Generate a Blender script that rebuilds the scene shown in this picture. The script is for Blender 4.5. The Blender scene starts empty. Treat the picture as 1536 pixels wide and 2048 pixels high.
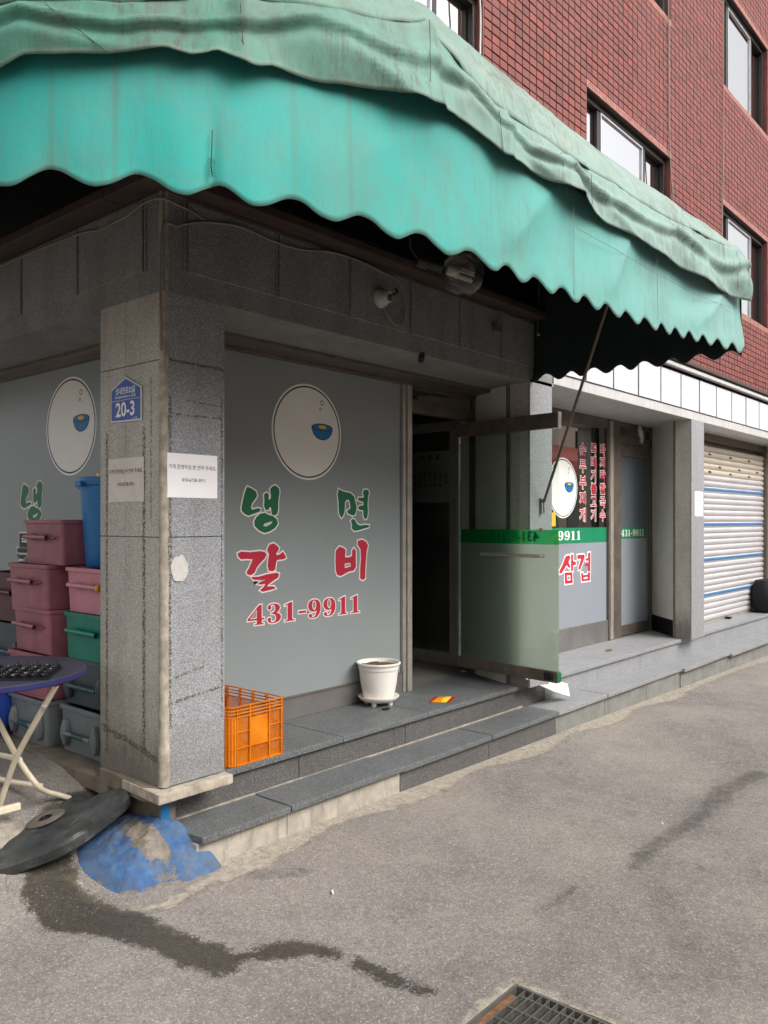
import bpy, bmesh, math, random
import numpy as np
from mathutils import Vector, Matrix, noise
from mathutils.geometry import tessellate_polygon
random.seed(7)
S = bpy.context.scene
COL = S.collection
# ------------------------------------------------------------------ camera, sky, sun, exposure
EYE = (-2.119, -3.12, 1.55)
F = 1640.0; CX = 768.0; CY = 1042.0           # focal length and principal point of the photograph, pixels
TH = math.atan((2180 - 768) / F)
VW = (math.cos(TH), math.sin(TH)); RT = (math.sin(TH), -math.cos(TH))
cam = bpy.data.cameras.new('camera'); camo = bpy.data.objects.new('camera', cam); COL.objects.link(camo)
cam.sensor_fit = 'VERTICAL'; cam.sensor_height = 36.0; cam.lens = F / 2048 * 36.0
cam.shift_y = (CY - 1024) / 2048; cam.clip_end = 500; cam.clip_start = 0.05
camo.location = EYE; camo.rotation_euler = (math.radians(90), 0, -(math.pi / 2 - TH))
S.camera = camo
SUN_EL = math.radians(43); SUN_AZ = math.radians(-82)      # direction to the sun, from +X towards -Y
world = bpy.data.worlds.new('World'); S.world = world; world.use_nodes = True
wn = world.node_tree.nodes; wl = world.node_tree.links
bg = wn['Background']; sky = wn.new('ShaderNodeTexSky'); sky.sky_type = 'NISHITA'; sky.sun_disc = False
sky.sun_elevation = SUN_EL; sky.sun_rotation = math.pi / 2 - SUN_AZ; sky.air_density = 1.0; sky.dust_density = 4.0
hs = wn.new('ShaderNodeHueSaturation'); hs.inputs['Saturation'].default_value = 0.12
wl.new(sky.outputs[0], hs.inputs['Color']); wl.new(hs.outputs[0], bg.inputs['Color']); bg.inputs['Strength'].default_value = 0.15
sl = bpy.data.lights.new('sun', 'SUN'); sl.energy = 1.5; sl.angle = math.radians(45); sl.color = (1.0, 0.95, 0.88)
slo = bpy.data.objects.new('sun', sl); COL.objects.link(slo)
sd = Vector((math.cos(SUN_EL) * math.cos(SUN_AZ), math.cos(SUN_EL) * math.sin(SUN_AZ), math.sin(SUN_EL)))
slo.rotation_euler = sd.to_track_quat('Z', 'Y').to_euler(); slo.location = sd * 20
S.view_settings.view_transform = 'Standard'; S.view_settings.look = 'None'
S.view_settings.gamma = 1.0; S.view_settings.use_curve_mapping = False; S.view_settings.exposure = 0.82
S.cycles.max_bounces = 8; S.cycles.transparent_max_bounces = 12

# ------------------------------------------------------------------ measuring helpers (photo pixel -> point on a real plane)
def ray(px, py):
    u = (px - CX) / F; v = (CY - py) / F
    return (VW[0] + u * RT[0], VW[1] + u * RT[1], v)
def onY(px, py, Y):
    d = ray(px, py); t = (Y - EYE[1]) / d[1]; return Vector((EYE[0] + t * d[0], Y, EYE[2] + t * d[2]))
def onX(px, py, X):
    d = ray(px, py); t = (X - EYE[0]) / d[0]; return Vector((X, EYE[1] + t * d[1], EYE[2] + t * d[2]))
def onZ(px, py, Z):
    d = ray(px, py); t = (Z - EYE[2]) / d[2]; return Vector((EYE[0] + t * d[0], EYE[1] + t * d[1], Z))
def proj(x, y, z):
    dx, dy, dz = x - EYE[0], y - EYE[1], z - EYE[2]; D = dx * VW[0] + dy * VW[1]; L = dx * RT[0] + dy * RT[1]
    return CX + F * L / D, CY - F * dz / D, D

# ------------------------------------------------------------------ materials
def lin(r, g, b):
    f = lambda c: (c / 255 / 12.92) if c / 255 <= 0.04045 else ((c / 255 + 0.055) / 1.055) ** 2.4
    return (f(r), f(g), f(b), 1)
class NT:
    def __init__(s, name):
        s.m = bpy.data.materials.new(name); s.m.use_nodes = True
        s.n = s.m.node_tree.nodes; s.l = s.m.node_tree.links; s.b = s.n['Principled BSDF']
    def node(s, t, **k):
        x = s.n.new(t)
        for a, v in k.items():
            if a in x.inputs.keys(): s.put(x.inputs[a], v)
            else: setattr(x, a, v)
        return x
    def put(s, sock, v):
        if isinstance(v, bpy.types.NodeSocket): s.l.new(v, sock)
        elif isinstance(v, bpy.types.Node): s.l.new(v.outputs[0], sock)
        else: sock.default_value = v
    def coord(s, scale=(1, 1, 1), kind='Object', loc=(0, 0, 0), rot=(0, 0, 0)):
        if kind == 'World': c = s.node('ShaderNodeNewGeometry').outputs['Position']
        else: c = s.node('ShaderNodeTexCoord').outputs[kind]
        mp = s.n.new('ShaderNodeMapping'); s.l.new(c, mp.inputs[0]); mp.inputs['Scale'].default_value = scale
        mp.inputs['Location'].default_value = loc; mp.inputs['Rotation'].default_value = rot
        return mp.outputs[0]
    def noise(s, co, scale, detail=4, rough=0.55, dist=0.0):
        x = s.n.new('ShaderNodeTexNoise'); s.l.new(co, x.inputs['Vector']); x.inputs['Scale'].default_value = scale
        x.inputs['Detail'].default_value = detail; x.inputs['Roughness'].default_value = rough; x.inputs['Distortion'].default_value = dist
        return x.outputs['Fac']
    def ramp(s, f, stops):
        x = s.n.new('ShaderNodeValToRGB'); s.l.new(f, x.inputs[0]); e = x.color_ramp.elements
        while len(e) < len(stops): e.new(0.5)
        for i, (p, c) in enumerate(stops):
            e[i].position = p; e[i].color = c if isinstance(c, tuple) else (c, c, c, 1)
        return x.outputs[0]
    def mix(s, f, a, b, mode='MIX'):
        x = s.n.new('ShaderNodeMix'); x.data_type = 'RGBA'; x.blend_type = mode
        s.put(x.inputs[0], f); s.put(x.inputs[6], a); s.put(x.inputs[7], b); return x.outputs[2]
    def math(s, op, a, b=0.0, c=0.0, clamp=False):
        x = s.n.new('ShaderNodeMath'); x.operation = op; x.use_clamp = clamp
        s.put(x.inputs[0], a); s.put(x.inputs[1], b); s.put(x.inputs[2], c); return x.outputs[0]
    def bump(s, h, strength=0.3, dist=0.01, normal=None):
        x = s.n.new('ShaderNodeBump'); s.put(x.inputs['Height'], h); x.inputs['Strength'].default_value = strength
        x.inputs['Distance'].default_value = dist
        if normal is not None: s.l.new(normal, x.inputs['Normal'])
        s.l.new(x.outputs[0], s.b.inputs['Normal']); return x.outputs[0]
    def set(s, **k):
        for a, v in k.items():
            s.put(s.b.inputs[{'color': 'Base Color', 'rough': 'Roughness', 'metal': 'Metallic', 'spec': 'Specular IOR Level', 'alpha': 'Alpha', 'trans': 'Transmission Weight', 'ior': 'IOR'}[a]], v)
        return s
M = {}
def plain(name, col, rough=0.5, metal=0.0, var=0.12, sc=6.0, bump=0.0, dirt=0.0, kind='World'):
    rough = max(rough, 0.43)
    t = NT(name); co = t.coord(kind=kind); n = t.noise(co, sc, 5, 0.6)
    dark = tuple(c * (1 - var) for c in col[:3]) + (1,); lite = tuple(min(1, c * (1 + var)) for c in col[:3]) + (1,)
    c = t.ramp(n, [(0.3, dark), (0.7, lite)])
    if dirt:
        n2 = t.noise(t.coord((1, 1, 0.25), kind), sc * 2.2, 6, 0.7); d = t.ramp(n2, [(0.5, 0.0), (0.75, 1.0)])
        c = t.mix(t.math('MULTIPLY', d, dirt), c, tuple(x * 0.35 for x in col[:3]) + (1,))
    t.set(color=c, rough=t.math('ADD', t.math('MULTIPLY', n, 0.2), rough - 0.1), metal=metal)
    if bump: t.bump(t.noise(co, sc * 12, 4), bump, 0.004)
    M[name] = t.m; return t.m
def granite(name, lo, mid, hi, grain=330, rough=0.55, stain=0.35, warm=(0.23, 0.19, 0.14, 1), grime=0.0):
    t = NT(name); co = t.coord(kind='World')
    a = t.noise(co, grain, 2, 0.5); b = t.noise(co, grain * 0.42, 2, 0.6)
    v = t.n.new('ShaderNodeTexVoronoi'); t.l.new(co, v.inputs['Vector']); v.inputs['Scale'].default_value = grain * 0.9
    vg = t.node('ShaderNodeSeparateColor'); t.l.new(v.outputs['Color'], vg.inputs[0])
    sp = t.math('ADD', t.math('MULTIPLY', vg.outputs[0], 0.55), t.math('MULTIPLY', t.math('ADD', a, b), 0.28))
    c = t.ramp(sp, [(0.22, lo), (0.45, mid), (0.6, mid), (0.82, hi)])
    big = t.noise(t.coord((1, 1, 0.35), 'World'), 3.2, 6, 0.65); m = t.ramp(big, [(0.42, 0.0), (0.72, 1.0)])
    c = t.mix(t.math('MULTIPLY', m, stain), c, t.mix(0.5, c, warm, 'MULTIPLY'))
    fl = t.noise(co, 9, 6, 0.7); m2 = t.ramp(fl, [(0.6, 0.0), (0.9, 1.0)])
    c = t.mix(t.math('MULTIPLY', m2, stain * 0.6), c, (0.10, 0.085, 0.065, 1))
    g = t.node('ShaderNodeNewGeometry'); sx = t.node('ShaderNodeSeparateXYZ'); t.l.new(g.outputs['Position'], sx.inputs[0])
    if grime:
        low = t.math('SUBTRACT', 1.0, t.math('MULTIPLY', t.math('SUBTRACT', sx.outputs[2], 0.36), 2.6), clamp=True)
        gm = t.ramp(t.math('MULTIPLY', low, t.math('ADD', t.noise(t.coord((3, 3, 1), 'World'), 9, 6, 0.75), 0.25)), [(0.18, 0.0), (0.6, 1.0)]); c = t.mix(t.math('MULTIPLY', gm, grime), c, (0.10, 0.085, 0.068, 1))
    t.set(color=c, rough=t.math('ADD', t.math('MULTIPLY', big, 0.3), rough - 0.15), spec=0.35)
    t.bump(a, 0.12, 0.002); M[name] = t.m; return t.m
def stain_alpha():
    m = M['stain_strip']; nt = m.node_tree; g = nt.nodes.new('ShaderNodeNewGeometry'); n = nt.nodes.new('ShaderNodeTexNoise'); n.inputs['Scale'].default_value = 90; n.inputs['Detail'].default_value = 5
    r = nt.nodes.new('ShaderNodeValToRGB'); r.color_ramp.elements[0].position = 0.40; r.color_ramp.elements[1].position = 0.62; r.color_ramp.elements[1].color = (0.85,) * 3 + (1,)
    nt.links.new(g.outputs['Position'], n.inputs['Vector']); nt.links.new(n.outputs['Fac'], r.inputs[0]); nt.links.new(r.outputs[0], nt.nodes['Principled BSDF'].inputs['Alpha'])
granite('granite_warm', lin(124, 119, 110), lin(176, 171, 161), lin(212, 207, 198), 330, 0.6, 0.75, grime=0.75)
granite('granite_cool', lin(92, 92, 92), lin(142, 143, 146), lin(184, 186, 190), 330, 0.5, 0.5, grime=0.3)
granite('granite_frieze', lin(88, 89, 86), lin(128, 129, 126), lin(164, 164, 160), 330, 0.6, 0.7)
granite('granite_step', lin(56, 58, 59), lin(96, 99, 100), lin(138, 141, 142), 330, 0.5, 0.45)
granite('granite_riser', lin(46, 48, 52), lin(88, 90, 93), lin(142, 144, 148), 300, 0.55, 0.8, grime=0.45)
granite('granite_pale', lin(108, 109, 110), lin(142, 143, 145), lin(172, 173, 176), 240, 0.45, 0.25)
plain('mortar', lin(172, 164, 152), 0.85, 0, 0.22, 9, 0.5, 0.75)
plain('concrete_brown', lin(120, 110, 96), 0.9, 0, 0.3, 7, 0.5, 0.5)
plain('bead_mortar', lin(168, 158, 143), 0.9, 0, 0.35, 16, 0.5, 0.6)
plain('concrete_grey', lin(128, 128, 124), 0.9, 0, 0.2, 7, 0.4, 0.3)
plain('stain_strip', lin(104, 95, 82), 0.8, 0, 0.35, 30, 0.3, 0.2)
stain_alpha()
plain('steel', lin(190, 184, 174), 0.38, 0.6, 0.12, 14, 0.0, 0.25)
plain('steel_dark', lin(112, 102, 92), 0.42, 0.4, 0.25, 9, 0.0, 0.3)
plain('steel_kick', lin(150, 147, 145), 0.35, 0.7, 0.12, 5, 0.0, 0.2)
plain('window_frame', lin(50, 44, 42), 0.45, 0.3, 0.2, 9)
plain('frame_bright', lin(200, 200, 205), 0.4, 0.2, 0.1, 9)
plain('white_wall', lin(214, 211, 202), 0.8, 0, 0.06, 4, 0.1, 0.1)
plain('band_white', lin(184, 182, 180), 0.55, 0, 0.08, 5, 0.1, 0.4)
plain('tile_white', lin(198, 198, 203), 0.25, 0, 0.04, 3, 0.0, 0.10)
plain('joint_dark', lin(80, 82, 88), 0.8, 0, 0.1, 9)
plain('black_wood', lin(14, 14, 15), 0.45, 0, 0.2, 9)
plain('cornice', lin(66, 52, 48), 0.75, 0, 0.3, 8, 0.3, 0.4)
plain('interior', lin(128, 124, 118), 0.8, 0, 0.3, 2)
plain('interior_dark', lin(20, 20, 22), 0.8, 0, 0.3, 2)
plain('film_grey', lin(144, 151, 152), 0.3, 0, 0.04, 1.3, 0.0, 0.0)
plain('film_pale', lin(140, 145, 153), 0.4, 0, 0.03, 2.0)
plain('white_print', lin(242, 240, 234), 0.5, 0, 0.03, 5)
plain('green_print', lin(14, 104, 66), 0.5, 0, 0.06, 5)
plain('red_print', lin(190, 34, 62), 0.5, 0, 0.06, 5)
plain('black_print', lin(18, 18, 20), 0.5, 0, 0.05, 5)
plain('band_green', lin(22, 128, 88), 0.35, 0, 0.05, 5)
plain('bowl_blue', lin(24, 116, 172), 0.5, 0, 0.05, 5)
plain('yolk_yellow', lin(235, 190, 50), 0.5, 0, 0.05, 5)
plain('sign_blue', lin(38, 72, 160), 0.35, 0, 0.06, 8)
plain('sign_edge', lin(214, 216, 214), 0.45, 0, 0.06, 8)
plain('paper', lin(242, 239, 240), 0.8, 0, 0.03, 10)
plain('paper_old', lin(218, 208, 200), 0.8, 0, 0.08, 14, 0, 0.12)
plain('plastic_bag', lin(200, 196, 192), 0.5, 0, 0.1, 30, 0.5)
plain('mauve', lin(146, 88, 98), 0.42, 0, 0.22, 7, 0.05, 0.45)
plain('mauve_pink', lin(194, 128, 140), 0.42, 0, 0.12, 7, 0.05, 0.18)
plain('bin_green', lin(0, 118, 98), 0.4, 0, 0.12, 7, 0.05, 0.2)
plain('bin_grey', lin(118, 122, 124), 0.5, 0, 0.14, 6, 0.05, 0.3)
plain('bin_slate', lin(66, 76, 80), 0.5, 0, 0.14, 6, 0.05, 0.3)
plain('bin_maroon', lin(84, 44, 54), 0.5, 0, 0.2, 6, 0.05, 0.3)
plain('pail_blue', lin(28, 112, 172), 0.35, 0, 0.08, 6, 0.0, 0.12)
plain('teal_rubber', lin(30, 74, 84), 0.5, 0, 0.1, 6)
plain('yellow_plastic', lin(232, 168, 40), 0.4, 0, 0.08, 9)
plain('table_top', lin(56, 57, 72), 0.34, 0, 0.12, 9, 0.02, 0.2)
plain('table_edge', lin(36, 37, 88), 0.35, 0, 0.12, 9)
plain('cream_tube', lin(226, 214, 190), 0.35, 0, 0.06, 12, 0, 0.3)
plain('black_tray', lin(22, 22, 24), 0.4, 0, 0.3, 12)
def scuffed():
    t = NT('rubber'); co = t.coord(kind='World'); n = t.noise(co, 9, 6, 0.7)
    c = t.ramp(n, [(0.3, lin(34, 37, 38)), (0.7, lin(62, 66, 66))])
    sc_ = t.noise(t.coord((6, 26, 14), 'World', rot=(0, 0, 0.7)), 1.6, 8, 0.8, 0.6); c = t.mix(t.ramp(sc_, [(0.55, 0.0), (0.72, 0.7)]), c, lin(128, 126, 120))
    c = t.mix(t.ramp(t.noise(co, 5, 6, 0.75), [(0.5, 0.0), (0.7, 0.6)]), c, lin(98, 92, 82))
    t.set(color=c, rough=0.5); t.bump(t.noise(co, 24, 6, 0.7, 0.5), 0.5, 0.012); M['rubber'] = t.m
scuffed()
plain('rubber_scuffed', lin(96, 88, 80), 0.8, 0, 0.3, 18, 0.3, 0.3)
plain('pot_white', lin(246, 241, 232), 0.38, 0, 0.04, 8)
plain('soil', lin(110, 86, 66), 0.95, 0, 0.5, 60, 0.8)
plain('cable_grey', lin(128, 120, 110), 0.6, 0, 0.2, 8)
plain('cable_black', lin(28, 26, 26), 0.6, 0, 0.2, 8)
plain('porcelain', lin(176, 176, 168), 0.35, 0, 0.15, 20, 0, 0.3)
plain('pack_orange', lin(244, 150, 20), 0.35, 0, 0.2, 18)
plain('pack_red', lin(176, 30, 16), 0.35, 0, 0.2, 18)
plain('pack_yellow', lin(246, 210, 60), 0.35, 0, 0.2, 18)
plain('shutter_steel', lin(204, 201, 203), 0.26, 0.35, 0.05, 3, 0, 0.0)
plain('shutter_beige', lin(206, 196, 180), 0.4, 0.2, 0.05, 3, 0, 0.0)
plain('shutter_blue', lin(66, 120, 168), 0.35, 0.15, 0.12, 3)
plain('black_cloth', lin(16, 16, 20), 0.8, 0, 0.3, 20)
plain('lilac_cloth', lin(170, 160, 200), 0.8, 0, 0.2, 20)
plain('opposite_wall', lin(236, 226, 208), 0.85, 0, 0.06, 1.2, 0.1, 0.15)
plain('opposite_shutter', lin(150, 154, 148), 0.6, 0, 0.1, 2, 0, 0.2)
plain('opposite_red', lin(250, 140, 128), 0.7, 0, 0.08, 2)
plain('grate_steel', lin(118, 116, 110), 0.5, 0.5, 0.2, 25, 0.2, 0.3)
plain('pit', lin(70, 62, 54), 0.95, 0, 0.3, 12)
plain('litter_brown', lin(122, 86, 58), 0.9, 0, 0.5, 40, 0.5)
plain('curtain_cloth', lin(170, 168, 170), 0.8, 0, 0.12, 3)
plain('pipe_black', lin(14, 14, 14), 0.6, 0.2, 0.2, 9)
def crate_mat():
    t = NT('crate_orange'); co = t.coord(kind='World'); n = t.noise(co, 9, 5)
    t.set(color=t.ramp(n, [(0.3, lin(204, 108, 6)), (0.7, lin(226, 136, 18))]), rough=0.36)
    t.b.inputs['Subsurface Weight'].default_value = 0.15; t.b.inputs['Subsurface Radius'].default_value = (0.02, 0.008, 0.002); M['crate_orange'] = t.m
crate_mat()
def glass_mat(name, ior, tint, tcol=(1, 1, 1, 1), rough=0.0, film=None, filmmix=0.0):
    t = NT(name); t.n.remove(t.b); out = t.n['Material Output']
    fr = t.node('ShaderNodeFresnel', IOR=ior); tr = t.node('ShaderNodeBsdfTransparent', Color=tcol)
    gl = t.node('ShaderNodeBsdfGlossy', Color=tint, Roughness=rough); mx = t.node('ShaderNodeMixShader')
    base = tr
    if film:
        tl = t.node('ShaderNodeBsdfTranslucent', Color=film); df = t.node('ShaderNodeBsdfDiffuse', Color=film)
        m1 = t.node('ShaderNodeMixShader'); m1.inputs[0].default_value = 0.55; t.l.new(df.outputs[0], m1.inputs[1]); t.l.new(tl.outputs[0], m1.inputs[2])
        m2 = t.node('ShaderNodeMixShader'); m2.inputs[0].default_value = filmmix; t.l.new(tr.outputs[0], m2.inputs[1]); t.l.new(m1.outputs[0], m2.inputs[2]); base = m2
    t.l.new(fr.outputs[0], mx.inputs[0]); t.l.new(base.outputs[0], mx.inputs[1]); t.l.new(gl.outputs[0], mx.inputs[2]); t.l.new(mx.outputs[0], out.inputs['Surface'])
    M[name] = t.m
glass_mat('glass_shop', 4.0, (0.95, 0.95, 0.95, 1), (0.75, 0.78, 0.76, 1), 0.01)
glass_mat('glass_upper', 18.0, (1, 1, 1, 1), (0.5, 0.52, 0.55, 1), 0.0)
glass_mat('glass_leaf', 1.45, (0.9, 0.95, 0.92, 1), (0.92, 0.965, 0.945, 1), 0.0)
glass_mat('glass_frosted', 1.45, (0.9, 0.95, 0.92, 1), (0.7, 0.8, 0.7, 1), 0.15, film=lin(208, 214, 200), filmmix=0.98)
glass_mat('glass_greenband', 1.45, (0.9, 0.95, 0.92, 1), (0.1, 0.8, 0.35, 1), 0.05, film=lin(0, 186, 84), filmmix=0.8)
glass_mat('glass_bulb', 1.35, (0.9, 0.9, 0.85, 1), (0.86, 0.85, 0.80, 1), 0.02)
def _bulb():
    nt = M['glass_bulb'].node_tree; lw = nt.nodes.new('ShaderNodeLayerWeight'); lw.inputs[0].default_value = 0.12
    mx = [n for n in nt.nodes if n.type == 'MIX_SHADER'][-1]; ml = nt.nodes.new('ShaderNodeMath'); ml.operation = 'MULTIPLY_ADD'; ml.inputs[1].default_value = 0.45; ml.inputs[2].default_value = 0.04
    nt.links.new(lw.outputs['Facing'], ml.inputs[0]); nt.links.new(ml.outputs[0], mx.inputs[0])
_bulb()
glass_mat('glass_grey_film', 1.45, (1, 1, 1, 1), (0.5, 0.55, 0.55, 1), 0.02, film=lin(138, 150, 160), filmmix=0.8)

def brick_mat():
    t = NT('brick_red'); PX, PZ = 0.0993, 0.0645
    g = t.node('ShaderNodeNewGeometry'); sx = t.node('ShaderNodeSeparateXYZ'); t.l.new(g.outputs['Position'], sx.inputs[0])
    cx = t.math('FLOOR', t.math('DIVIDE', t.math('SUBTRACT', sx.outputs[0], 0.0475), PX)); cz = t.math('FLOOR', t.math('DIVIDE', sx.outputs[2], PZ))
    cv = t.node('ShaderNodeCombineXYZ'); t.l.new(cx, cv.inputs[0]); t.l.new(cz, cv.inputs[1])
    wn_ = t.node('ShaderNodeTexWhiteNoise'); t.l.new(cv.outputs[0], wn_.inputs['Vector'])
    c = t.ramp(wn_.outputs['Value'], [(0.0, lin(98, 54, 48)), (0.25, lin(118, 62, 55)), (0.8, lin(128, 66, 58)), (1.0, lin(148, 68, 56))])
    co = t.coord(kind='World'); n = t.noise(co, 1.3, 5); c = t.mix(t.ramp(n, [(0.3, 0.0), (0.7, 0.6)]), c, lin(132, 78, 72))
    n2 = t.noise(co, 90, 4); c = t.mix(t.ramp(n2, [(0.45, 0.0), (0.8, 0.5)]), c, lin(96, 52, 46))
    w = t.math('SINE', t.math('MULTIPLY', sx.outputs[0], 2 * math.pi / (PX / 7)))
    gr = t.ramp(t.math('ADD', t.math('MULTIPLY', w, 0.5), 0.5), [(0.05, 1.0), (0.45, 0.0)])
    c = t.mix(t.math('MULTIPLY', gr, 0.5), c, lin(74, 34, 32))
    t.set(color=c, rough=0.75); t.bump(w, 0.5, 0.0015); M['brick_red'] = t.m
    t = NT('brick_joint'); co = t.coord(kind='World'); t.set(color=t.ramp(t.noise(co, 14, 5), [(0.3, lin(58, 30, 30)), (0.7, lin(84, 46, 44))]), rough=0.95); M['brick_joint'] = t.m
    t = NT('brick_pink'); co = t.coord(kind='World'); t.set(color=t.ramp(t.noise(co, 22, 4), [(0.3, lin(150, 96, 86)), (0.7, lin(184, 134, 122))]), rough=0.7); M['brick_pink'] = t.m
brick_mat()
def awning_mat(name, c1, c2, c3, streak, dirt, edge=None):
    t = NT(name); co = t.coord(kind='World')
    g = t.node('ShaderNodeNewGeometry'); sx = t.node('ShaderNodeSeparateXYZ'); t.l.new(g.outputs['Position'], sx.inputs[0])
    n = t.noise(co, 1.6, 5, 0.6); c = t.ramp(n, [(0.3, c1), (0.7, c2)])
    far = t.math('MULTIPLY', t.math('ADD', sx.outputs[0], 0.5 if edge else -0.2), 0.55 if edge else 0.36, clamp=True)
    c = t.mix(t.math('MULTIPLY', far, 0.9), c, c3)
    s1 = t.noise(t.coord((38, 38, 1.4), 'World'), 1.0, 6, 0.8); m = t.ramp(s1, [(0.48, 0.0), (0.66, 1.0)])
    patch = t.noise(co, 2.3, 4, 0.6); pm = t.ramp(patch, [(0.42, 0.0), (0.62, 1.0)])
    c = t.mix(t.math('MULTIPLY', t.math('MULTIPLY', m, pm), streak), c, dirt)
    c = t.mix(t.math('MULTIPLY', t.ramp(t.noise(co, 3.1, 6, 0.7), [(0.5, 0.0), (0.8, 1.0)]), streak * 0.8), c, dirt)
    at = t.node('ShaderNodeAttribute', attribute_name='edge')
    c = t.mix(t.math('MULTIPLY', at.outputs['Fac'], 0.55), c, lin(150, 146, 130))
    sm = t.node('ShaderNodeAttribute', attribute_name='seam')
    c = t.mix(t.math('MULTIPLY', sm.outputs['Fac'], 0.6), c, lin(92, 92, 80))
    t.set(color=c, rough=0.62, spec=0.3)
    wv = t.noise(co, 420, 2)
    cr1 = t.noise(t.coord((9, 9, 2.2), 'World', rot=(0.25, 0.0, 0.0)), 1.0, 5, 0.6, 1.2); cr2 = t.noise(co, 14, 5, 0.65, 0.8)
    n1 = t.bump(cr1, 0.12 if not edge else 0.25, 0.02); n2 = t.bump(cr2, 0.10 if not edge else 0.2, 0.010, n1); t.bump(wv, 0.08, 0.001, n2)
    dk = t.ramp(t.noise(t.coord((5, 5, 3), 'World'), 1.6, 7, 0.75), [(0.47, 0.0), (0.7, 1.0)]); c = t.mix(t.math('MULTIPLY', dk, 0.28), c, dirt); t.set(color=c)
    t.b.inputs['Sheen Weight'].default_value = 0.1
    M[name] = t.m
awning_mat('awning_fresh', lin(24, 148, 140), lin(52, 146, 136), lin(126, 166, 160), 0.6, lin(92, 108, 96))
awning_mat('awning_faded', lin(60, 120, 103), lin(84, 128, 113), lin(132, 158, 151), 1.0, lin(76, 78, 68), 2)
plain('awning_lining', lin(20, 34, 32), 0.9, 0, 0.3, 3)
def asphalt_mat():
    t = NT('asphalt'); co = t.coord(kind='World')
    big = t.noise(co, 0.9, 6, 0.6); c = t.ramp(big, [(0.32, lin(122, 116, 113)), (0.5, lin(138, 132, 128)), (0.7, lin(156, 149, 140))])
    pu = t.noise(co, 0.55, 4, 0.6); c = t.mix(t.ramp(pu, [(0.5, 0.0), (0.7, 0.4)]), c, lin(134, 127, 131))
    v = t.n.new('ShaderNodeTexVoronoi'); t.l.new(co, v.inputs['Vector']); v.inputs['Scale'].default_value = 190
    vs = t.node('ShaderNodeSeparateColor'); t.l.new(v.outputs['Color'], vs.inputs[0])
    c = t.mix(t.ramp(vs.outputs[0], [(0.0, 0.55), (0.2, 0.3), (0.35, 0.0)]), c, t.mix(1.0, c, (0.42, 0.40, 0.38, 1), 'MULTIPLY'))
    c = t.mix(t.ramp(vs.outputs[1], [(0.88, 0.0), (0.97, 0.5)]), c, lin(206, 196, 182))
    mid = t.noise(co, 4.5, 7, 0.75); c = t.mix(t.ramp(mid, [(0.34, 0.4), (0.48, 0.0)]), c, t.mix(1.0, c, (0.62, 0.60, 0.60, 1), 'MULTIPLY')); c = t.mix(t.ramp(mid, [(0.54, 0.0), (0.7, 0.35)]), c, lin(172, 163, 150))
    v2 = t.noise(co, 60, 4, 0.8); c = t.mix(t.ramp(v2, [(0.5, 0.0), (0.72, 0.65)]), c, t.mix(1.0, c, (0.5, 0.48, 0.46, 1), 'MULTIPLY'))
    v3 = t.noise(co, 26, 5, 0.8); c = t.mix(t.ramp(v3, [(0.52, 0.0), (0.7, 0.4)]), c, lin(188, 176, 158))
    rag = t.math('ADD', t.math('MULTIPLY', t.math('SUBTRACT', t.noise(co, 9, 6, 0.8), 0.5), 0.20), t.math('MULTIPLY', t.math('SUBTRACT', t.noise(co, 110, 4, 0.9), 0.5), 0.16))
    a = t.node('ShaderNodeAttribute', attribute_name='wet'); w = t.math('ADD', a.outputs['Fac'], rag)
    wm = t.ramp(w, [(0.0, 0.0), (0.012, 1.0)])
    a2 = t.node('ShaderNodeAttribute', attribute_name='pale'); pm = t.ramp(t.math('ADD', a2.outputs['Fac'], rag), [(0.0, 0.0), (0.03, 1.0)])
    a3 = t.node('ShaderNodeAttribute', attribute_name='soft'); sm = t.math('MULTIPLY', t.ramp(t.math('ADD', a3.outputs['Fac'], t.math('MULTIPLY', t.math('SUBTRACT', t.noise(co, 40, 6, 0.85), 0.5), 1.3)), [(0.42, 0.0), (0.72, 1.0)]), t.math('MULTIPLY', t.ramp(t.noise(co, 5, 5, 0.7), [(0.36, 0.25), (0.58, 1.0)]), t.math('MULTIPLY', a3.outputs['Fac'], 0.75)))
    pale = t.ramp(t.noise(co, 24, 6, 0.7), [(0.35, lin(142, 133, 120)), (0.65, lin(186, 176, 160))])
    c = t.mix(t.math('MULTIPLY', pm, 0.8), c, pale)
    c = t.mix(t.math('MULTIPLY', sm, 0.95), c, t.mix(1.0, c, (0.30, 0.30, 0.31, 1), 'MULTIPLY'))
    a4 = t.node('ShaderNodeAttribute', attribute_name='damp'); dm = t.math('MULTIPLY', t.ramp(t.math('ADD', a4.outputs['Fac'], rag), [(0.0, 0.0), (0.02, 1.0)]), t.ramp(t.noise(co, 12, 6, 0.8), [(0.36, 0.55), (0.6, 1.0)]))
    c = t.mix(t.math('MULTIPLY', dm, 0.8), c, t.mix(1.0, c, (0.40, 0.39, 0.39, 1), 'MULTIPLY'))
    c = t.mix(t.math('MULTIPLY', wm, 0.95), c, t.mix(1.0, c, (0.235, 0.225, 0.2, 1), 'MULTIPLY'))
    # shallow crack lines
    vc = t.n.new('ShaderNodeTexVoronoi'); vc.feature = 'DISTANCE_TO_EDGE'; t.l.new(co, vc.inputs['Vector']); vc.inputs['Scale'].default_value = 0.8
    dn = t.n.new('ShaderNodeTexNoise'); t.l.new(co, dn.inputs['Vector']); dn.inputs['Scale'].default_value = 3; dn.inputs['Detail'].default_value = 6
    mxv = t.node('ShaderNodeVectorMath', operation='ADD'); t.l.new(co, mxv.inputs[0]); t.l.new(dn.outputs['Color'], mxv.inputs[1]); t.l.new(mxv.outputs[0], vc.inputs['Vector'])
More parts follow.
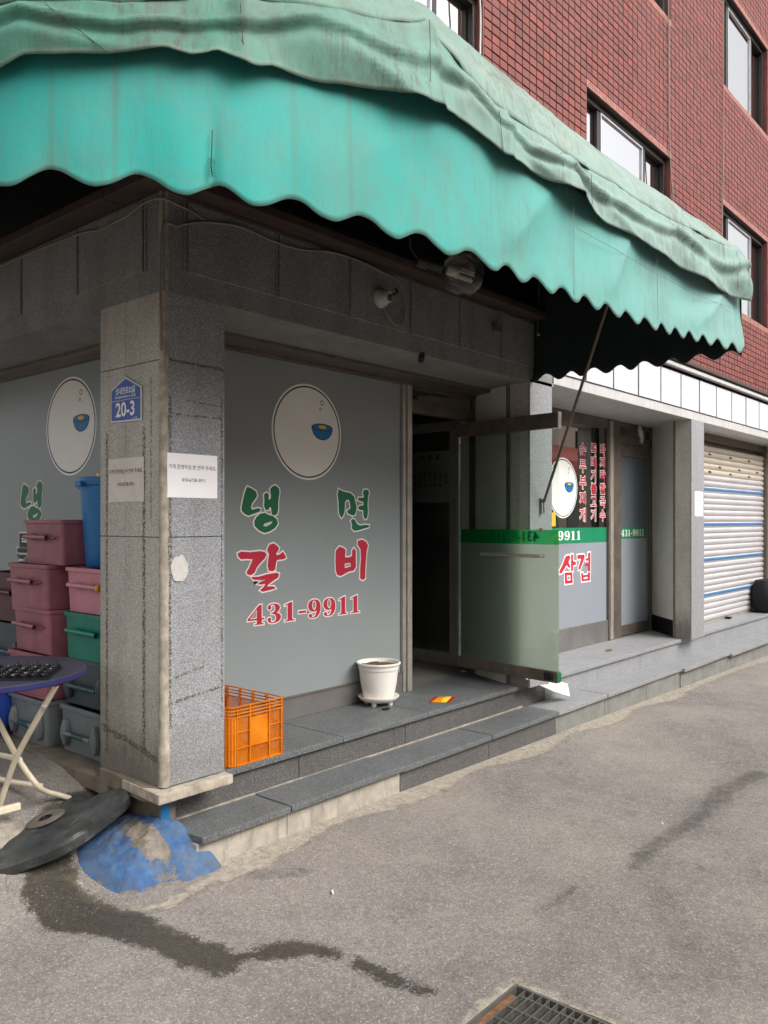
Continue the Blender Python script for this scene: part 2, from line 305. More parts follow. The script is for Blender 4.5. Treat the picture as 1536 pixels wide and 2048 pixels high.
    crk = t.math('MULTIPLY', t.ramp(vc.outputs['Distance'], [(0.0, 1.0), (0.005, 0.0)]), t.ramp(t.noise(co, 1.3, 3), [(0.5, 0.0), (0.6, 0.7)]))
    c = t.mix(t.math('MULTIPLY', crk, 0.6), c, lin(70, 64, 58))
    t.set(color=c, rough=t.math('SUBTRACT', 0.88, t.math('MULTIPLY', wm, 0.42)), spec=0.35)
    h = t.math('ADD', t.math('MULTIPLY', vs.outputs[0], 0.5), t.math('MULTIPLY', v2, 0.9)); h = t.math('SUBTRACT', h, t.math('MULTIPLY', pm, t.math('MULTIPLY', h, 0.6)))
    t.bump(h, 0.75, 0.006); M['asphalt'] = t.m
asphalt_mat()
def lump_mat():
    t = NT('lump_paint'); co = t.coord(kind='World')
    bare = t.ramp(t.noise(co, 22, 6, 0.7), [(0.3, lin(92, 84, 76)), (0.7, lin(160, 146, 128))])
    blue = t.ramp(t.noise(co, 12, 6, 0.7), [(0.3, lin(46, 72, 104)), (0.5, lin(52, 94, 144)), (0.75, lin(86, 124, 164))])
    at = t.node('ShaderNodeAttribute', attribute_name='paint')
    f = t.math('ADD', at.outputs['Fac'], t.math('MULTIPLY', t.math('SUBTRACT', t.noise(co, 11, 8, 0.8), 0.5), 2.6))
    c = t.mix(t.ramp(f, [(0.42, 0.0), (0.5, 1.0)]), bare, blue)
    c = t.mix(t.ramp(t.noise(co, 20, 7, 0.85), [(0.46, 0.0), (0.62, 0.7)]), c, lin(84, 84, 84)); c = t.mix(t.ramp(t.noise(co, 7, 5, 0.7), [(0.45, 0.0), (0.65, 0.5)]), c, lin(104, 110, 112))
    t.set(color=c, rough=0.75); t.bump(t.noise(co, 40, 6, 0.7), 0.5, 0.01); M['lump_paint'] = t.m
lump_mat()

# ------------------------------------------------------------------ mesh helpers
class MB:
    def __init__(s): s.v = []; s.f = []; s.mi = []
    def add(s, vs, fs, m=0):
        o = len(s.v); s.v += [tuple(v) for v in vs]; s.f += [tuple(i + o for i in f) for f in fs]; s.mi += [m] * len(fs); return s
    def box(s, x0, x1, y0, y1, z0, z1, m=0):
        return s.add([(x0, y0, z0), (x1, y0, z0), (x1, y1, z0), (x0, y1, z0), (x0, y0, z1), (x1, y0, z1), (x1, y1, z1), (x0, y1, z1)],
                     [(0, 3, 2, 1), (4, 5, 6, 7), (0, 1, 5, 4), (1, 2, 6, 5), (2, 3, 7, 6), (3, 0, 4, 7)], m)
    def prism(s, pts, z0, z1, m=0):
        n = len(pts); tri = tessellate_polygon([[Vector((p[0], p[1], 0)) for p in pts]])
        vs = [(p[0], p[1], z0) for p in pts] + [(p[0], p[1], z1) for p in pts]
        fs = [(i, (i + 1) % n, n + (i + 1) % n, n + i) for i in range(n)] + [tuple(reversed(t)) for t in tri] + [tuple(i + n for i in t) for t in tri]
        return s.add(vs, fs, m)
    def tube(s, pts, r, seg=8, m=0, cap=True):
        pts = [Vector(p) for p in pts]; rs = r if isinstance(r, (list, tuple)) else [r] * len(pts); vs = []; fs = []
        up = None
        for i, p in enumerate(pts):
            d = (pts[min(i + 1, len(pts) - 1)] - pts[max(i - 1, 0)]).normalized()
            if up is None:
                up = Vector((0, 0, 1)) if abs(d.z) < 0.9 else Vector((1, 0, 0))
            a = d.cross(up).normalized(); b = a.cross(d).normalized(); up = b
            for k in range(seg):
                t = 2 * math.pi * k / seg; vs.append(p + a * math.cos(t) * rs[i] + b * math.sin(t) * rs[i])
        for i in range(len(pts) - 1):
            for k in range(seg):
                k2 = (k + 1) % seg; fs.append((i * seg + k, i * seg + k2, (i + 1) * seg + k2, (i + 1) * seg + k))
        if cap: fs += [tuple(reversed(range(seg))), tuple(range((len(pts) - 1) * seg, len(pts) * seg))]
        return s.add(vs, fs, m)
    def lathe(s, prof, c, seg=32, m=0):
        vs = []; fs = []
        for r, z in prof:
            for k in range(seg):
                t = 2 * math.pi * k / seg; vs.append((c[0] + r * math.cos(t), c[1] + r * math.sin(t), c[2] + z))
        for i in range(len(prof) - 1):
            for k in range(seg):
                k2 = (k + 1) % seg; fs.append((i * seg + k, i * seg + k2, (i + 1) * seg + k2, (i + 1) * seg + k))
        return s.add(vs, fs, m)
    def build(s, name, mats, parent=None, smooth=False, bevel=0.0, kind=None, seg=2):
        me = bpy.data.meshes.new(name); me.from_pydata(s.v, [], s.f)
        if not isinstance(mats, (list, tuple)): mats = [mats]
        for m in mats: me.materials.append(M[m])
        if len(mats) > 1: me.polygons.foreach_set('material_index', s.mi)
        bm = bmesh.new(); bm.from_mesh(me); bmesh.ops.recalc_face_normals(bm, faces=bm.faces); bm.to_mesh(me); bm.free()
        if smooth:
            me.polygons.foreach_set('use_smooth', [True] * len(me.polygons)); me.set_sharp_from_angle(angle=math.radians(40))
        o = bpy.data.objects.new(name, me); COL.objects.link(o)
        if parent: o.parent = parent
        if kind: o['kind'] = kind
        if bevel:
            b = o.modifiers.new('bevel', 'BEVEL'); b.width = bevel; b.segments = seg; b.limit_method = 'ANGLE'
        return o
def box(name, mat, x0, x1, y0, y1, z0, z1, parent=None, bevel=0.0, kind=None):
    return MB().box(x0, x1, y0, y1, z0, z1).build(name, mat, parent, False, bevel, kind)
def tag(o, label, cat=None, group=None, kind=None):
    if label: o['label'] = label
    if cat: o['category'] = cat
    if group: o['group'] = group
    if kind: o['kind'] = kind
    return o
def empty(name, label=None, cat=None, group=None, kind=None):
    o = bpy.data.objects.new(name, None); o.empty_display_size = 0.1; COL.objects.link(o); return tag(o, label, cat, group, kind)
# flat print: polygons given in (a, b) metres on a plane origin + a*U + b*W, lifted along N
def poly2(name, mat, loops, O, U, W, N, lift, parent, thick=0.0):
    """loops: list of shapes, each [outer, hole, ...] of 2D points."""
    mb = MB()
    for k, shp in enumerate(loops):
        L = [[Vector((p[0], p[1], 0)) for p in lp] for lp in shp]; flat = [p for lp in L for p in lp]
        tri = tessellate_polygon(L)
        h = lift + k * 4e-5
        mb.add([O + U * p.x + W * p.y + N * h for p in flat], [t for t in tri])
    me = bpy.data.meshes.new(name); me.from_pydata(mb.v, [], mb.f); me.materials.append(M[mat])
    o = bpy.data.objects.new(name, me); COL.objects.link(o); o.parent = parent; return o
def grow(lp, d):
    n = len(lp); A = sum(lp[i][0] * lp[(i + 1) % n][1] - lp[(i + 1) % n][0] * lp[i][1] for i in range(n))
    sgn = 1 if A > 0 else -1; out = []
    for i in range(n):
        p0, p1, p2 = Vector(lp[i - 1]), Vector(lp[i]), Vector(lp[(i + 1) % n])
        e1 = (p1 - p0); e2 = (p2 - p1)
        if e1.length < 1e-9 or e2.length < 1e-9: out.append(tuple(p1)); continue
        n1 = Vector((e1.y, -e1.x)).normalized() * sgn; n2 = Vector((e2.y, -e2.x)).normalized() * sgn
        m = (n1 + n2); m = m.normalized() if m.length > 1e-6 else n1
        out.append(tuple(p1 + m * d / max(0.6, m.dot(n1))))
    return out
def outlined(name, mat, shapes, O, U, W, N, parent, d=0.008, lift=0.0012, white='white_print'):
    big = [[grow(sh[0], d)] + [grow(h, -d * 0.8) for h in sh[1:]] for sh in shapes]
    o = poly2(name, mat, shapes, O, U, W, N, lift + 0.0014, parent)
    poly2('white_outline', white, big, O, U, W, N, lift, parent); return o
_dg = None
def text_mesh(body, size=1.0, offset=0.0, align='CENTER', spacing=1.0, line=1.0):
    cu = bpy.data.curves.new('txt', 'FONT'); cu.body = body; cu.size = size; cu.offset = offset; cu.align_x = align; cu.align_y = 'CENTER'
    cu.space_character = spacing; cu.space_line = line; cu.resolution_u = 3
    o = bpy.data.objects.new('txt', cu); COL.objects.link(o); dg = bpy.context.evaluated_depsgraph_get()
    me = bpy.data.meshes.new_from_object(o.evaluated_get(dg)); bpy.data.objects.remove(o); return me
def text(name, body, mat, O, U, W, size, parent, offset=0.0, sx=1.0, lift=0.001, align='CENTER', spacing=1.0, outline=None, line=1.0, outmat='white_print'):
    N = U.cross(W)
    def put(me, mt, lf, nm):
        me.materials.clear(); me.materials.append(M[mt])
        mt4 = Matrix((( U.x * sx, W.x, N.x, O.x + N.x * lf), (U.y * sx, W.y, N.y, O.y + N.y * lf), (U.z * sx, W.z, N.z, O.z + N.z * lf), (0, 0, 0, 1)))
        me.transform(mt4); me.name = nm; o = bpy.data.objects.new(nm, me); COL.objects.link(o); o.parent = parent; return o
    if outline: put(text_mesh(body, size, offset + outline, align, spacing, line), outmat, lift, 'white_outline')
    return put(text_mesh(body, size, offset, align, spacing, line), mat, lift + (0.0014 if outline else 0), name)
AX, AY, AZ = Vector((1, 0, 0)), Vector((0, 1, 0)), Vector((0, 0, 1))

# ================================================================== GROUND
GX0, GX1, GY0, GY1 = -0.35, 0.25, -2.0625, -1.6625          # the drain opening
def ground_z(x, y):
    t = np.clip((y + 0.15) / 1.15, 0, 1); r = 0.30 * t * t * (3 - 2 * t)
    fade = np.clip((1.2 - x) / 0.8, 0, 1)
    return r * fade - 0.012 * np.clip(x - 1, 0, 12)
def gz(x, y): return float(ground_z(np.array(x), np.array(y)))
def make_ground():
    c = 0.0125
    xs = np.concatenate([[-30, -14, -7, -4, -3, -2.2], np.arange(-1.6, 5.2 + c / 2, c), [5.6, 6, 7, 8, 10, 12, 14, 20, 40]])
    ys = np.concatenate([[-30, -14, -9, -6, -5, -4], np.arange(-3.25, 1.3 + c / 2, c), [1.6, 2, 3, 5, 9, 20]])
    xs = np.round(xs, 5); ys = np.round(ys, 5); nx, ny = len(xs), len(ys)
    X, Y = np.meshgrid(xs, ys); Z = ground_z(X, Y)
    Z = Z + 0.006 * np.sin(X * 2.3 + 1) * np.sin(Y * 1.9) * (np.abs(X) < 6)
    co = np.stack([X, Y, Z], -1).reshape(-1, 3)
    i = np.arange(nx - 1); j = np.arange(ny - 1); I, J = np.meshgrid(i, j); a = J * nx + I
    cxm = (xs[I] + xs[I + 1]) / 2; cym = (ys[J] + ys[J + 1]) / 2
    keep = ~((cxm > GX0) & (cxm < GX1) & (cym > GY0) & (cym < GY1))
    a = a[keep]; quads = np.stack([a, a + 1, a + nx + 1, a + nx], -1)
    me = bpy.data.meshes.new('asphalt_ground'); me.vertices.add(len(co)); me.vertices.foreach_set('co', co.ravel())
    me.loops.add(quads.size); me.loops.foreach_set('vertex_index', quads.ravel().astype(np.int32))
    me.polygons.add(len(quads)); me.polygons.foreach_set('loop_start', np.arange(0, quads.size, 4, dtype=np.int32))
    me.update(calc_edges=True); me.polygons.foreach_set('use_smooth', np.ones(len(quads), dtype=bool))
    P = co[:, :2]
    def track(pts):
        """signed depth inside a chain of blobs given by (x, y, radius): positive inside, metres"""
        best = np.full(len(P), -9.0)
        for (p, q) in zip(pts[:-1], pts[1:]):
            a_ = np.array(p[:2]); d = np.array(q[:2]) - a_; L2 = max(1e-9, (d * d).sum())
            t = np.clip(((P - a_) @ d) / L2, 0, 1); dist = np.linalg.norm(P - a_ - t[:, None] * d, axis=1)
            best = np.maximum(best, p[2] + (q[2] - p[2]) * t - dist)
        return best
    def px(lst):
        out = []
        for (u, v, r) in lst:
            p = onZ(u, v, 0.02); D = (p - Vector(EYE)).length; out.append((p.x, p.y, 1.06 * r * D / F))
        return out
    wet = track(px([(185, 1672, 30), (135, 1700, 42), (100, 1740, 34), (100, 1790, 46), (150, 1822, 58), (235, 1838, 46), (330, 1870, 36), (400, 1898, 42), (450, 1915, 36), (490, 1900, 20), (560, 1885, 30), (630, 1885, 24), (665, 1897, 18)]))
    wet = np.maximum(wet, track(px([(715, 1912, 16), (770, 1938, 22), (820, 1958, 19), (846, 1968, 14)])))
    damp = track(px([(1520, 1532, 16), (1450, 1566, 20), (1395, 1625, 16), (1330, 1668, 16), (1285, 1700, 18), (1268, 1730, 8)])); damp = np.maximum(damp, track(px([(1150, 1765, 6), (1115, 1795, 14), (1080, 1815, 5)])))
    def soft(d, w): return np.clip((d + w) / w, 0, 1)
    sft = np.zeros(len(P))
    for lst, w, k in (([(1510, 1535, 20), (1440, 1580, 26), (1380, 1640, 24), (1310, 1695, 22), (1300, 1725, 26)], 0.2, 0.6), ([(1300, 1735, 14), (1340, 1820, 20), (1370, 1880, 14)], 0.12, 0.6),
                      ([(1210, 1720, 10), (1130, 1790, 22), (1020, 1870, 24), (960, 1920, 30), (900, 1990, 30)], 0.18, 0.5), ([(510, 1738, 14), (590, 1733, 16)], 0.06, 0.7), ([(0, 1850, 30), (60, 1930, 30)], 0.3, 0.4), ([(230, 1940, 10), (300, 1930, 20)], 0.1, 0.5)):
        sft = np.maximum(sft, k * soft(track(px(lst)), w))
    strip = np.where((P[:, 0] > 0.1) & (P[:, 0] < 12), 0.12 - np.abs(P[:, 1] + 0.16) + 0.05 * np.sin(P[:, 0] * 5.1), -9)
    d = np.maximum.reduce([GX0 - P[:, 0], P[:, 0] - GX1, GY0 - P[:, 1], P[:, 1] - GY1])
    pale = np.maximum.reduce([strip, 0.05 - d, track(px([(-60, 1745, 50), (60, 1742, 36), (110, 1735, 18)])), track(px([(150, 1770, 20), (230, 1815, 12), (330, 1800, 22), (480, 1715, 22)])), track(px([(900, 1590, 3), (930, 1560, 3)])), np.minimum(-0.025, track(px([(1180, 1960, 50), (1420, 2000, 90), (1480, 1860, 60)]))), np.minimum(-0.03, track(px([(1150, 1700, 40), (1250, 1900, 50)])))])
    for nm, arr in (('wet', wet), ('pale', pale), ('soft', sft), ('damp', damp)):
        at = me.attributes.new(nm, 'FLOAT', 'POINT'); at.data.foreach_set('value', np.clip(arr, -1, 1).astype(np.float32))
    me.materials.append(M['asphalt']); o = bpy.data.objects.new('asphalt_ground', me); COL.objects.link(o)
    return tag(o, 'pale worn asphalt street with a dark wet streak and grey stains', None, None, 'structure')
make_ground()

# ================================================================== STEPS (structure)
steps = empty('entrance_steps', 'two low granite steps running along the shop front', None, None, 'structure')
rnd = random.Random(3)
LJ = [0.09, 0.632, 1.503, 2.42, 3.31, 4.12, 4.95, 5.734, 6.5, 7.075, 8.0, 9.0, 10.0, 11.0, 12.5]
for i in range(len(LJ) - 1):
    x0, x1 = LJ[i], LJ[i + 1]; zo = [0, 0.003, -0.006, -0.004, -0.008, -0.006, -0.01, -0.022, -0.022, -0.04, -0.04, -0.04, -0.04, -0.04][i]
    yo = [0, -0.003, 0.004, 0.0, 0.003, -0.002, 0.004, -0.02, -0.016, -0.03, -0.03, -0.03, -0.03, -0.03][i]
    m = 'granite_step' if x0 < 3.2 else 'granite_pale'  # awning shade put into the stone colour: darker slabs under it, paler beyond
    if i == 0:
        MB().prism([(0.103, -0.153), (x1 - 0.003, -0.153), (x1 - 0.003, 0.128), (0.085, 0.128)], 0.118, 0.15).build('step_slab', m, steps, bevel=0.004)
    else:
        box('step_slab', m, x0 + 0.003, x1 - 0.003, -0.153 + yo, 0.128, 0.118 + zo, 0.15 + zo, steps, 0.004)
    rm = 'mortar' if x0 < 1.4 else 'granite_riser' if x0 < 3.2 else 'concrete_grey'
    box('riser_panel', rm, x0 + 0.002, x1 - 0.002, -0.122 + (0 if x0 < 5 else -0.01), 0.12, -0.35, 0.1155 + zo, steps, 0.003)
UJ = [0.345, 1.27, 2.06, 2.9, 3.75, 4.7, 5.6, 6.5, 7.4, 8.3, 9.4, 10.6, 12.5]
for i in range(len(UJ) - 1):
    x0, x1 = UJ[i], UJ[i + 1]; m = 'granite_step' if x0 < 2.95 else 'granite_pale'  # same shaded and lit slab colours, split near the awning's end
    box('step_slab', m, x0 + 0.0025, x1 - 0.0025, 0.104, 0.70, 0.287, 0.32, steps, 0.004)
RJ = [0.104, 0.95, 1.75, 1.86, 2.75, 3.6, 4.5, 5.4, 6.3, 7.3, 8.5, 10, 12.5]
for i in range(len(RJ) - 1):
    x0, x1 = RJ[i], RJ[i + 1]; m = 'granite_riser' if x0 < 3.2 else 'granite_pale'
    box('riser_panel', m, x0 + 0.002, x1 - 0.002, 0.131 - 0.001 * (i % 2), 0.68, -0.3, 0.2845, steps, 0.002)
# rough mortar bead where the riser meets the lower slab
mb = MB(); n = 90
for i in range(n):
    x = 0.1 + i * 0.035; w = 0.004 + 0.014 * abs(noise.noise(Vector((x * 3, 1, 0)))); mb.box(x, x + 0.035, 0.130 - w, 0.133, 0.145, 0.152 + w * 0.5)
mb.build('mortar_bead', 'bead_mortar', steps)
# ledge on the left side of the corner
mb = MB(); ys = [0.29 + 0.07 * i for i in range(60)]
pts = [(0.30, 0.29)] + [(0.30, 5.0)] + [(-0.02 + 0.012 * noise.noise(Vector((y * 6, 0, 3))) + (0.05 if y < 0.42 else 0), y) for y in reversed(ys)]
mb.prism(pts, 0.235, 0.315).build('ledge', 'concrete_brown', steps, bevel=0.006)
box('ledge_base', 'concrete_brown', 0.03, 0.6, 0.3, 5.0, -0.3, 0.236, steps, 0.005)
box('ledge_floor', 'concrete_brown', 0.299, 0.6, 0.5, 5.0, 0.236, 0.316, steps)

# ================================================================== BUILDING
bld = empty('brick_building', 'corner building with red brick upper floors over a granite clad restaurant front', 'building')
ZB = 2.575
# --- corner pillar
pier = box('granite_pillar', 'granite_cool', 0.012, 0.33, 0.012, 0.51, 0.3, ZB, bld)
for z0, z1 in ((0.362, 1.475), (1.479, 2.27), (2.274, ZB)):
    box('granite_panel', 'granite_cool', 0.028, 0.342, 0.0, 0.0125, z0, z1, pier, 0.0015)
    for y0, y1 in ((0.028, 0.30), (0.302, 0.522)):
        box('granite_panel', 'granite_warm', 0.0, 0.0125, y0, y1, z0 + (0.0 if z0 > 1 else 0.0), z1, pier, 0.0015)
box('granite_panel', 'granite_warm', 0.33, 0.342, 0.0125, 0.52, 0.33, ZB, pier); box('granite_panel', 'granite_warm', 0.0125, 0.33, 0.51, 0.522, 0.33, ZB, pier)
MB().tube([(0.02 + 0.0015 * noise.noise(Vector((q * .7, 0, 0))), 0.02 + 0.0015 * noise.noise(Vector((q * .7, 5, 0))), 0.362 + 2.66 * q / 50) for q in range(51)], [0.0255 - 0.003 * min(1, q / 18) + 0.0018 * noise.noise(Vector((q * .9, 9, 0))) for q in range(51)], 12).build('corner_bead', 'bead_mortar', pier, True)
def strip(y0, y1, z0, z1, seed, parent=pier):
    mb = MB(); n = 40; L = []; R = []
    for i in range(n + 1):
        z = z0 + (z1 - z0) * i / n; L.append((y0 + 0.0035 * noise.noise(Vector((z * 14, seed, 0))), z)); R.append((y1 + 0.0035 * noise.noise(Vector((z * 14, seed + 5, 0))), z))
    for i in range(n):
        mb.add([(-0.0022, L[i][0], L[i][1]), (-0.0022, R[i][0], R[i][1]), (-0.0022, R[i + 1][0], R[i + 1][1]), (-0.0022, L[i + 1][0], L[i + 1][1])], [(0, 1, 2, 3)])
    mb.build('glue_strip', 'stain_strip', parent)
strip(0.135, 0.158, 0.50, 1.98, 1); strip(0.452, 0.470, 0.44, 1.97, 2); strip(0.086, 0.094, 1.55, 2.2, 6)
def stripA(x0, x1, za, zb, w, seed):
    mb = MB(); n = 30
    for i in range(n):
        f0, f1 = i / n, (i + 1) / n
        if noise.noise(Vector((i * 0.9, seed, 2))) > 0.33: continue
        a, b = x0 + (x1 - x0) * f0, x0 + (x1 - x0) * f1; z0 = za + (zb - za) * f0; z1 = za + (zb - za) * f1
        j0 = w * (0.6 + 0.8 * abs(noise.noise(Vector((i * 0.7, seed, 0))))); j1 = w * (0.6 + 0.8 * abs(noise.noise(Vector(((i + 1) * 0.7, seed, 0)))))
        mb.add([(a, -0.0022, z0 - j0), (b, -0.0022, z1 - j1), (b, -0.0022, z1 + j1), (a, -0.0022, z0 + j0)], [(0, 1, 2, 3)])
    mb.build('glue_strip', 'stain_strip', pier)
stripA(0.03, 0.335, 2.275, 2.262, 0.008, 3); stripA(0.06, 0.31, 0.735, 0.765, 0.010, 4); stripA(0.06, 0.22, 0.845, 0.875, 0.009, 5)
stripA(0.12, 0.325, 2.10, 2.09, 0.004, 7); stripA(0.04, 0.32, 2.03, 2.035, 0.006, 8)
for x, w in ((0.036, 0.014), (0.325, 0.010)):
    mb = MB()
    for i in range(50):
        z = 0.62 + i * 0.03
        j = w * (0.35 + 0.9 * abs(noise.noise(Vector((z * 8, x * 50, 0)))))
        mb.add([(x - j, -0.0018, z), (x + j, -0.0018, z), (x + j, -0.0018, z + 0.03), (x - j, -0.0018, z + 0.03)], [(0, 1, 2, 3)])
    mb.build('glue_strip', 'stain_strip', pier)
mb = MB()
for i in range(26):
    y = 0.04 + i * 0.018; w = 0.012 + 0.014 * abs(noise.noise(Vector((y * 12, 4, 0)))); zc = 0.475 + 0.09 * y / 0.5 + 0.02 * noise.noise(Vector((y * 9, 9, 0)))
    mb.add([(-0.0026, y, zc - w), (-0.0026, y + 0.018, zc - w), (-0.0026, y + 0.018, zc + w), (-0.0026, y, zc + w)], [(0, 1, 2, 3)])
mb.build('glue_strip', 'stain_strip', pier)
MB().prism([(-0.058, -0.055), (0.352, -0.055), (0.352, 0.02), (-0.0, 0.02), (-0.0, 0.30), (-0.04, 0.27), (-0.045, 0.12)], 0.312, 0.356).build('plinth_cap', 'bead_mortar', pier, bevel=0.007)
MB().prism([(-0.04, 0.10), (0.0, 0.02), (0.35, 0.02), (0.35, 0.5), (-0.02, 0.5)], 0.29, 0.362).build('plinth_bed', 'concrete_brown', pier, bevel=0.005)
box('pillar_base', 'concrete_brown', 0.02, 0.103, 0.05, 0.6, -0.2, 0.311, pier, 0.004); box('pillar_base', 'concrete_brown', 0.104, 0.345, 0.14, 0.6, -0.2, 0.311, pier, 0.004)
# --- lintel band round the corner
lint = MB().box(0.0, 3.5, 0.0, 0.60, ZB, 3.02).box(0.0, 0.56, 0.60, 6.0, ZB, 3.02).build('lintel_band', 'granite_frieze', bld)
j = [0.10, 0.655, 1.185, 1.72, 2.23, 2.73, 3.25]
for i in range(len(j) - 1):
    box('frieze_panel', 'granite_frieze', j[i] + 0.028, j[i + 1] - 0.0, -0.011, 0.002, 2.683, 3.005, lint, 0.003)
    box('frieze_batten', 'granite_frieze', j[i] + 0.006, j[i] + 0.02, -0.007, 0.002, 2.683, 3.005, lint, 0.002)
j = [0.12, 0.70, 1.30, 1.90, 2.50, 3.10, 3.7, 4.3]
for i in range(len(j) - 1):
    box('frieze_panel', 'granite_frieze', -0.011, 0.002, j[i] + 0.028, j[i + 1], 2.683, 3.005, lint, 0.003)
    box('frieze_batten', 'granite_frieze', -0.007, 0.002, j[i] + 0.004, j[i] + 0.016, 2.683, 3.005, lint, 0.002)
MB().box(-0.12, 3.32, -0.12, 0.3, 3.022, 3.075).box(-0.12, 0.3, 0.3, 6.0, 3.022, 3.075).box(-0.07, 3.30, -0.07, 0.2, 3.0755, 3.12).box(-0.07, 0.2, 0.2, 6, 3.0755, 3.12).build('cornice', 'cornice', lint, bevel=0.008)
# soffit trims over the glazing
MB().box(0.34, 3.34, 0.42, 0.60, 2.552, 2.5745).box(0.34, 3.34, 0.60, 0.70, 2.535, 2.60).build('window_head', 'steel_dark', bld, bevel=0.003)
MB().box(0.40, 0.52, 0.52, 5.0, 2.55, 2.5745).box(0.50, 0.62, 0.52, 5.0, 2.545, 2.60).build('window_head', 'steel_dark', bld, bevel=0.003)
# --- white tiled band further along
band = MB().box(3.48, 12.5, 0.0, 0.64, 2.60, 3.06).build('tiled_band', 'band_white', bld, bevel=0.004)
box('tile_backing', 'joint_dark', 3.50, 12.48, -0.0035, 0.003, 2.685, 3.035, band)
x = 3.50
k = 0
while x < 12.3:
    box('white_tile', 'tile_white', x + 0.014, x + 0.496, -0.013 + 0.001 * (k % 3), -0.0036, 2.692, 3.026, band, 0.002); x += 0.512; k += 1
MB().box(3.36, 12.5, -0.055, 0.0, 3.062, 3.10).box(3.36, 12.5, -0.035, 0.0, 3.10, 3.118).build('moulding', 'band_white', band, bevel=0.005)
MB().box(3.36, 12.5, -0.075, 0.0, 3.119, 3.138).box(3.36, 12.5, -0.05, 0.0, 3.139, 3.156).box(3.36, 12.5, -0.03, 0.0, 3.157, 3.176).build('moulding', 'cornice', band, bevel=0.003)
# --- other pillars
p = box('granite_pillar', 'granite_cool', 3.165, 3.46, 0.014, 0.215, 0.32, 2.60, bld)
box('granite_panel', 'granite_pale', 3.15, 3.475, 0.0, 0.0135, 0.322, 2.60, p, 0.0015); box('granite_panel', 'granite_warm', 3.15, 3.1645, 0.0145, 0.17, 0.322, ZB, p, 0.0015); box('granite_panel', 'granite_pale', 3.4605, 3.475, 0.0145, 0.3, 0.322, 2.6, p, 0.0015)
MB().box(3.155, 3.162, 0.171, 0.182, 0.32, ZB).box(3.150, 3.158, 0.196, 0.204, 0.32, ZB).build('steel_trim', 'steel_dark', p)
MB().prism([(3.36, 0.64), (3.175, 0.218), (3.475, 0.218), (3.63, 0.64)], 0.321, 2.575).build('white_return_wall', 'white_wall', bld)
p = box('granite_pillar', 'granite_cool', 6.39, 6.72, 0.014, 0.20, 0.32, 2.60, bld)
box('granite_panel', 'granite_pale', 6.375, 6.736, 0.0, 0.0135, 0.322, 2.60, p, 0.0015); box('granite_panel', 'granite_warm', 6.375, 6.3895, 0.0145, 0.17, 0.322, 2.6, p, 0.0015); box('granite_panel', 'granite_pale', 6.7205, 6.736, 0.0145, 0.3, 0.322, 2.6, p, 0.0015)
MB().box(6.379, 6.3895, 0.172, 0.19, 0.32, 2.6).build('steel_trim', 'steel_dark', p)
MB().prism([(6.88, 0.64), (6.45, 0.225), (6.72, 0.225), (7.05, 0.64)], 0.50, 2.6).build('white_return_wall', 'white_wall', bld)
MB().prism([(6.876, 0.64), (6.442, 0.22), (6.71, 0.22), (7.06, 0.64)], 0.321, 0.499).build('black_skirting', 'black_wood', bld)
p = box('granite_pillar', 'granite_cool', 10.17, 10.5, 0.014, 0.6, 0.32, 2.60, bld)
box('granite_panel', 'granite_pale', 10.155, 10.515, 0.0, 0.0135, 0.322, 2.60, p, 0.0015); box('granite_panel', 'granite_warm', 10.155, 10.169, 0.0145, 0.38, 0.322, 2.6, p, 0.0015)

# --- brick walls of the upper floors
PX, PZ, OX = 0.0993, 0.0645, 0.0475
OPEN = [(8, 25, 62, 79), (40, 58, 62, 79), (73, 90, 62, 79), (105, 122, 62, 79), (8, 25, 100, 117), (40, 58, 100, 117), (73, 90, 100, 117), (105, 122, 100, 117)]
ZW0, ZW1 = 3.16, 9.03
rects = [(OX + a * PX, OX + b * PX, c * PZ, d * PZ) for a, b, c, d in OPEN]
wallmb = MB(); xs = sorted({0.0, 13.0} | {r[0] for r in rects} | {r[1] for r in rects}); zs = sorted({3.02, ZW1} | {r[2] for r in rects} | {r[3] for r in rects})
for zi in range(len(zs) - 1):
    run = None
    for xi in range(len(xs) - 1):
        cx_, cz_ = (xs[xi] + xs[xi + 1]) / 2, (zs[zi] + zs[zi + 1]) / 2
        if not any(r[0] < cx_ < r[1] and r[2] < cz_ < r[3] for r in rects):
            run = [xs[xi], xs[xi + 1]] if run is None else [run[0], xs[xi + 1]]
        elif run: wallmb.box(run[0], run[1], 0.0, 0.24, zs[zi], zs[zi + 1]); run = None
    if run: wallmb.box(run[0], run[1], 0.0, 0.24, zs[zi], zs[zi + 1])
wall = wallmb.build('brick_wall', 'brick_joint', bld)
cells = []
for k in range(0, 130):
    for r in range(49, 140):
        x0, x1, z0, z1 = OX + k * PX, OX + (k + 1) * PX, r * PZ, (r + 1) * PZ
        if z0 < 3.16 or any(a <= k < b and c - 1 <= r < d + 1 for a, b, c, d in OPEN): continue
        u, v, D = proj((x0 + x1) / 2, 0, (z0 + z1) / 2)
        top = np.interp(u, [0, 823, 848, 883, 960, 1068, 1168, 1318, 1443, 1480, 1490, 1536], [0, 0, 30, 45, 110, 200, 280, 385, 475, 512, 640, 780])
        vis = 0 <= u <= 1536 and 0 <= v <= top
        cells.append((0 if vis else 1, D, x0, x1, z0, z1))
cells.sort()
bme = None
rb = random.Random(11)
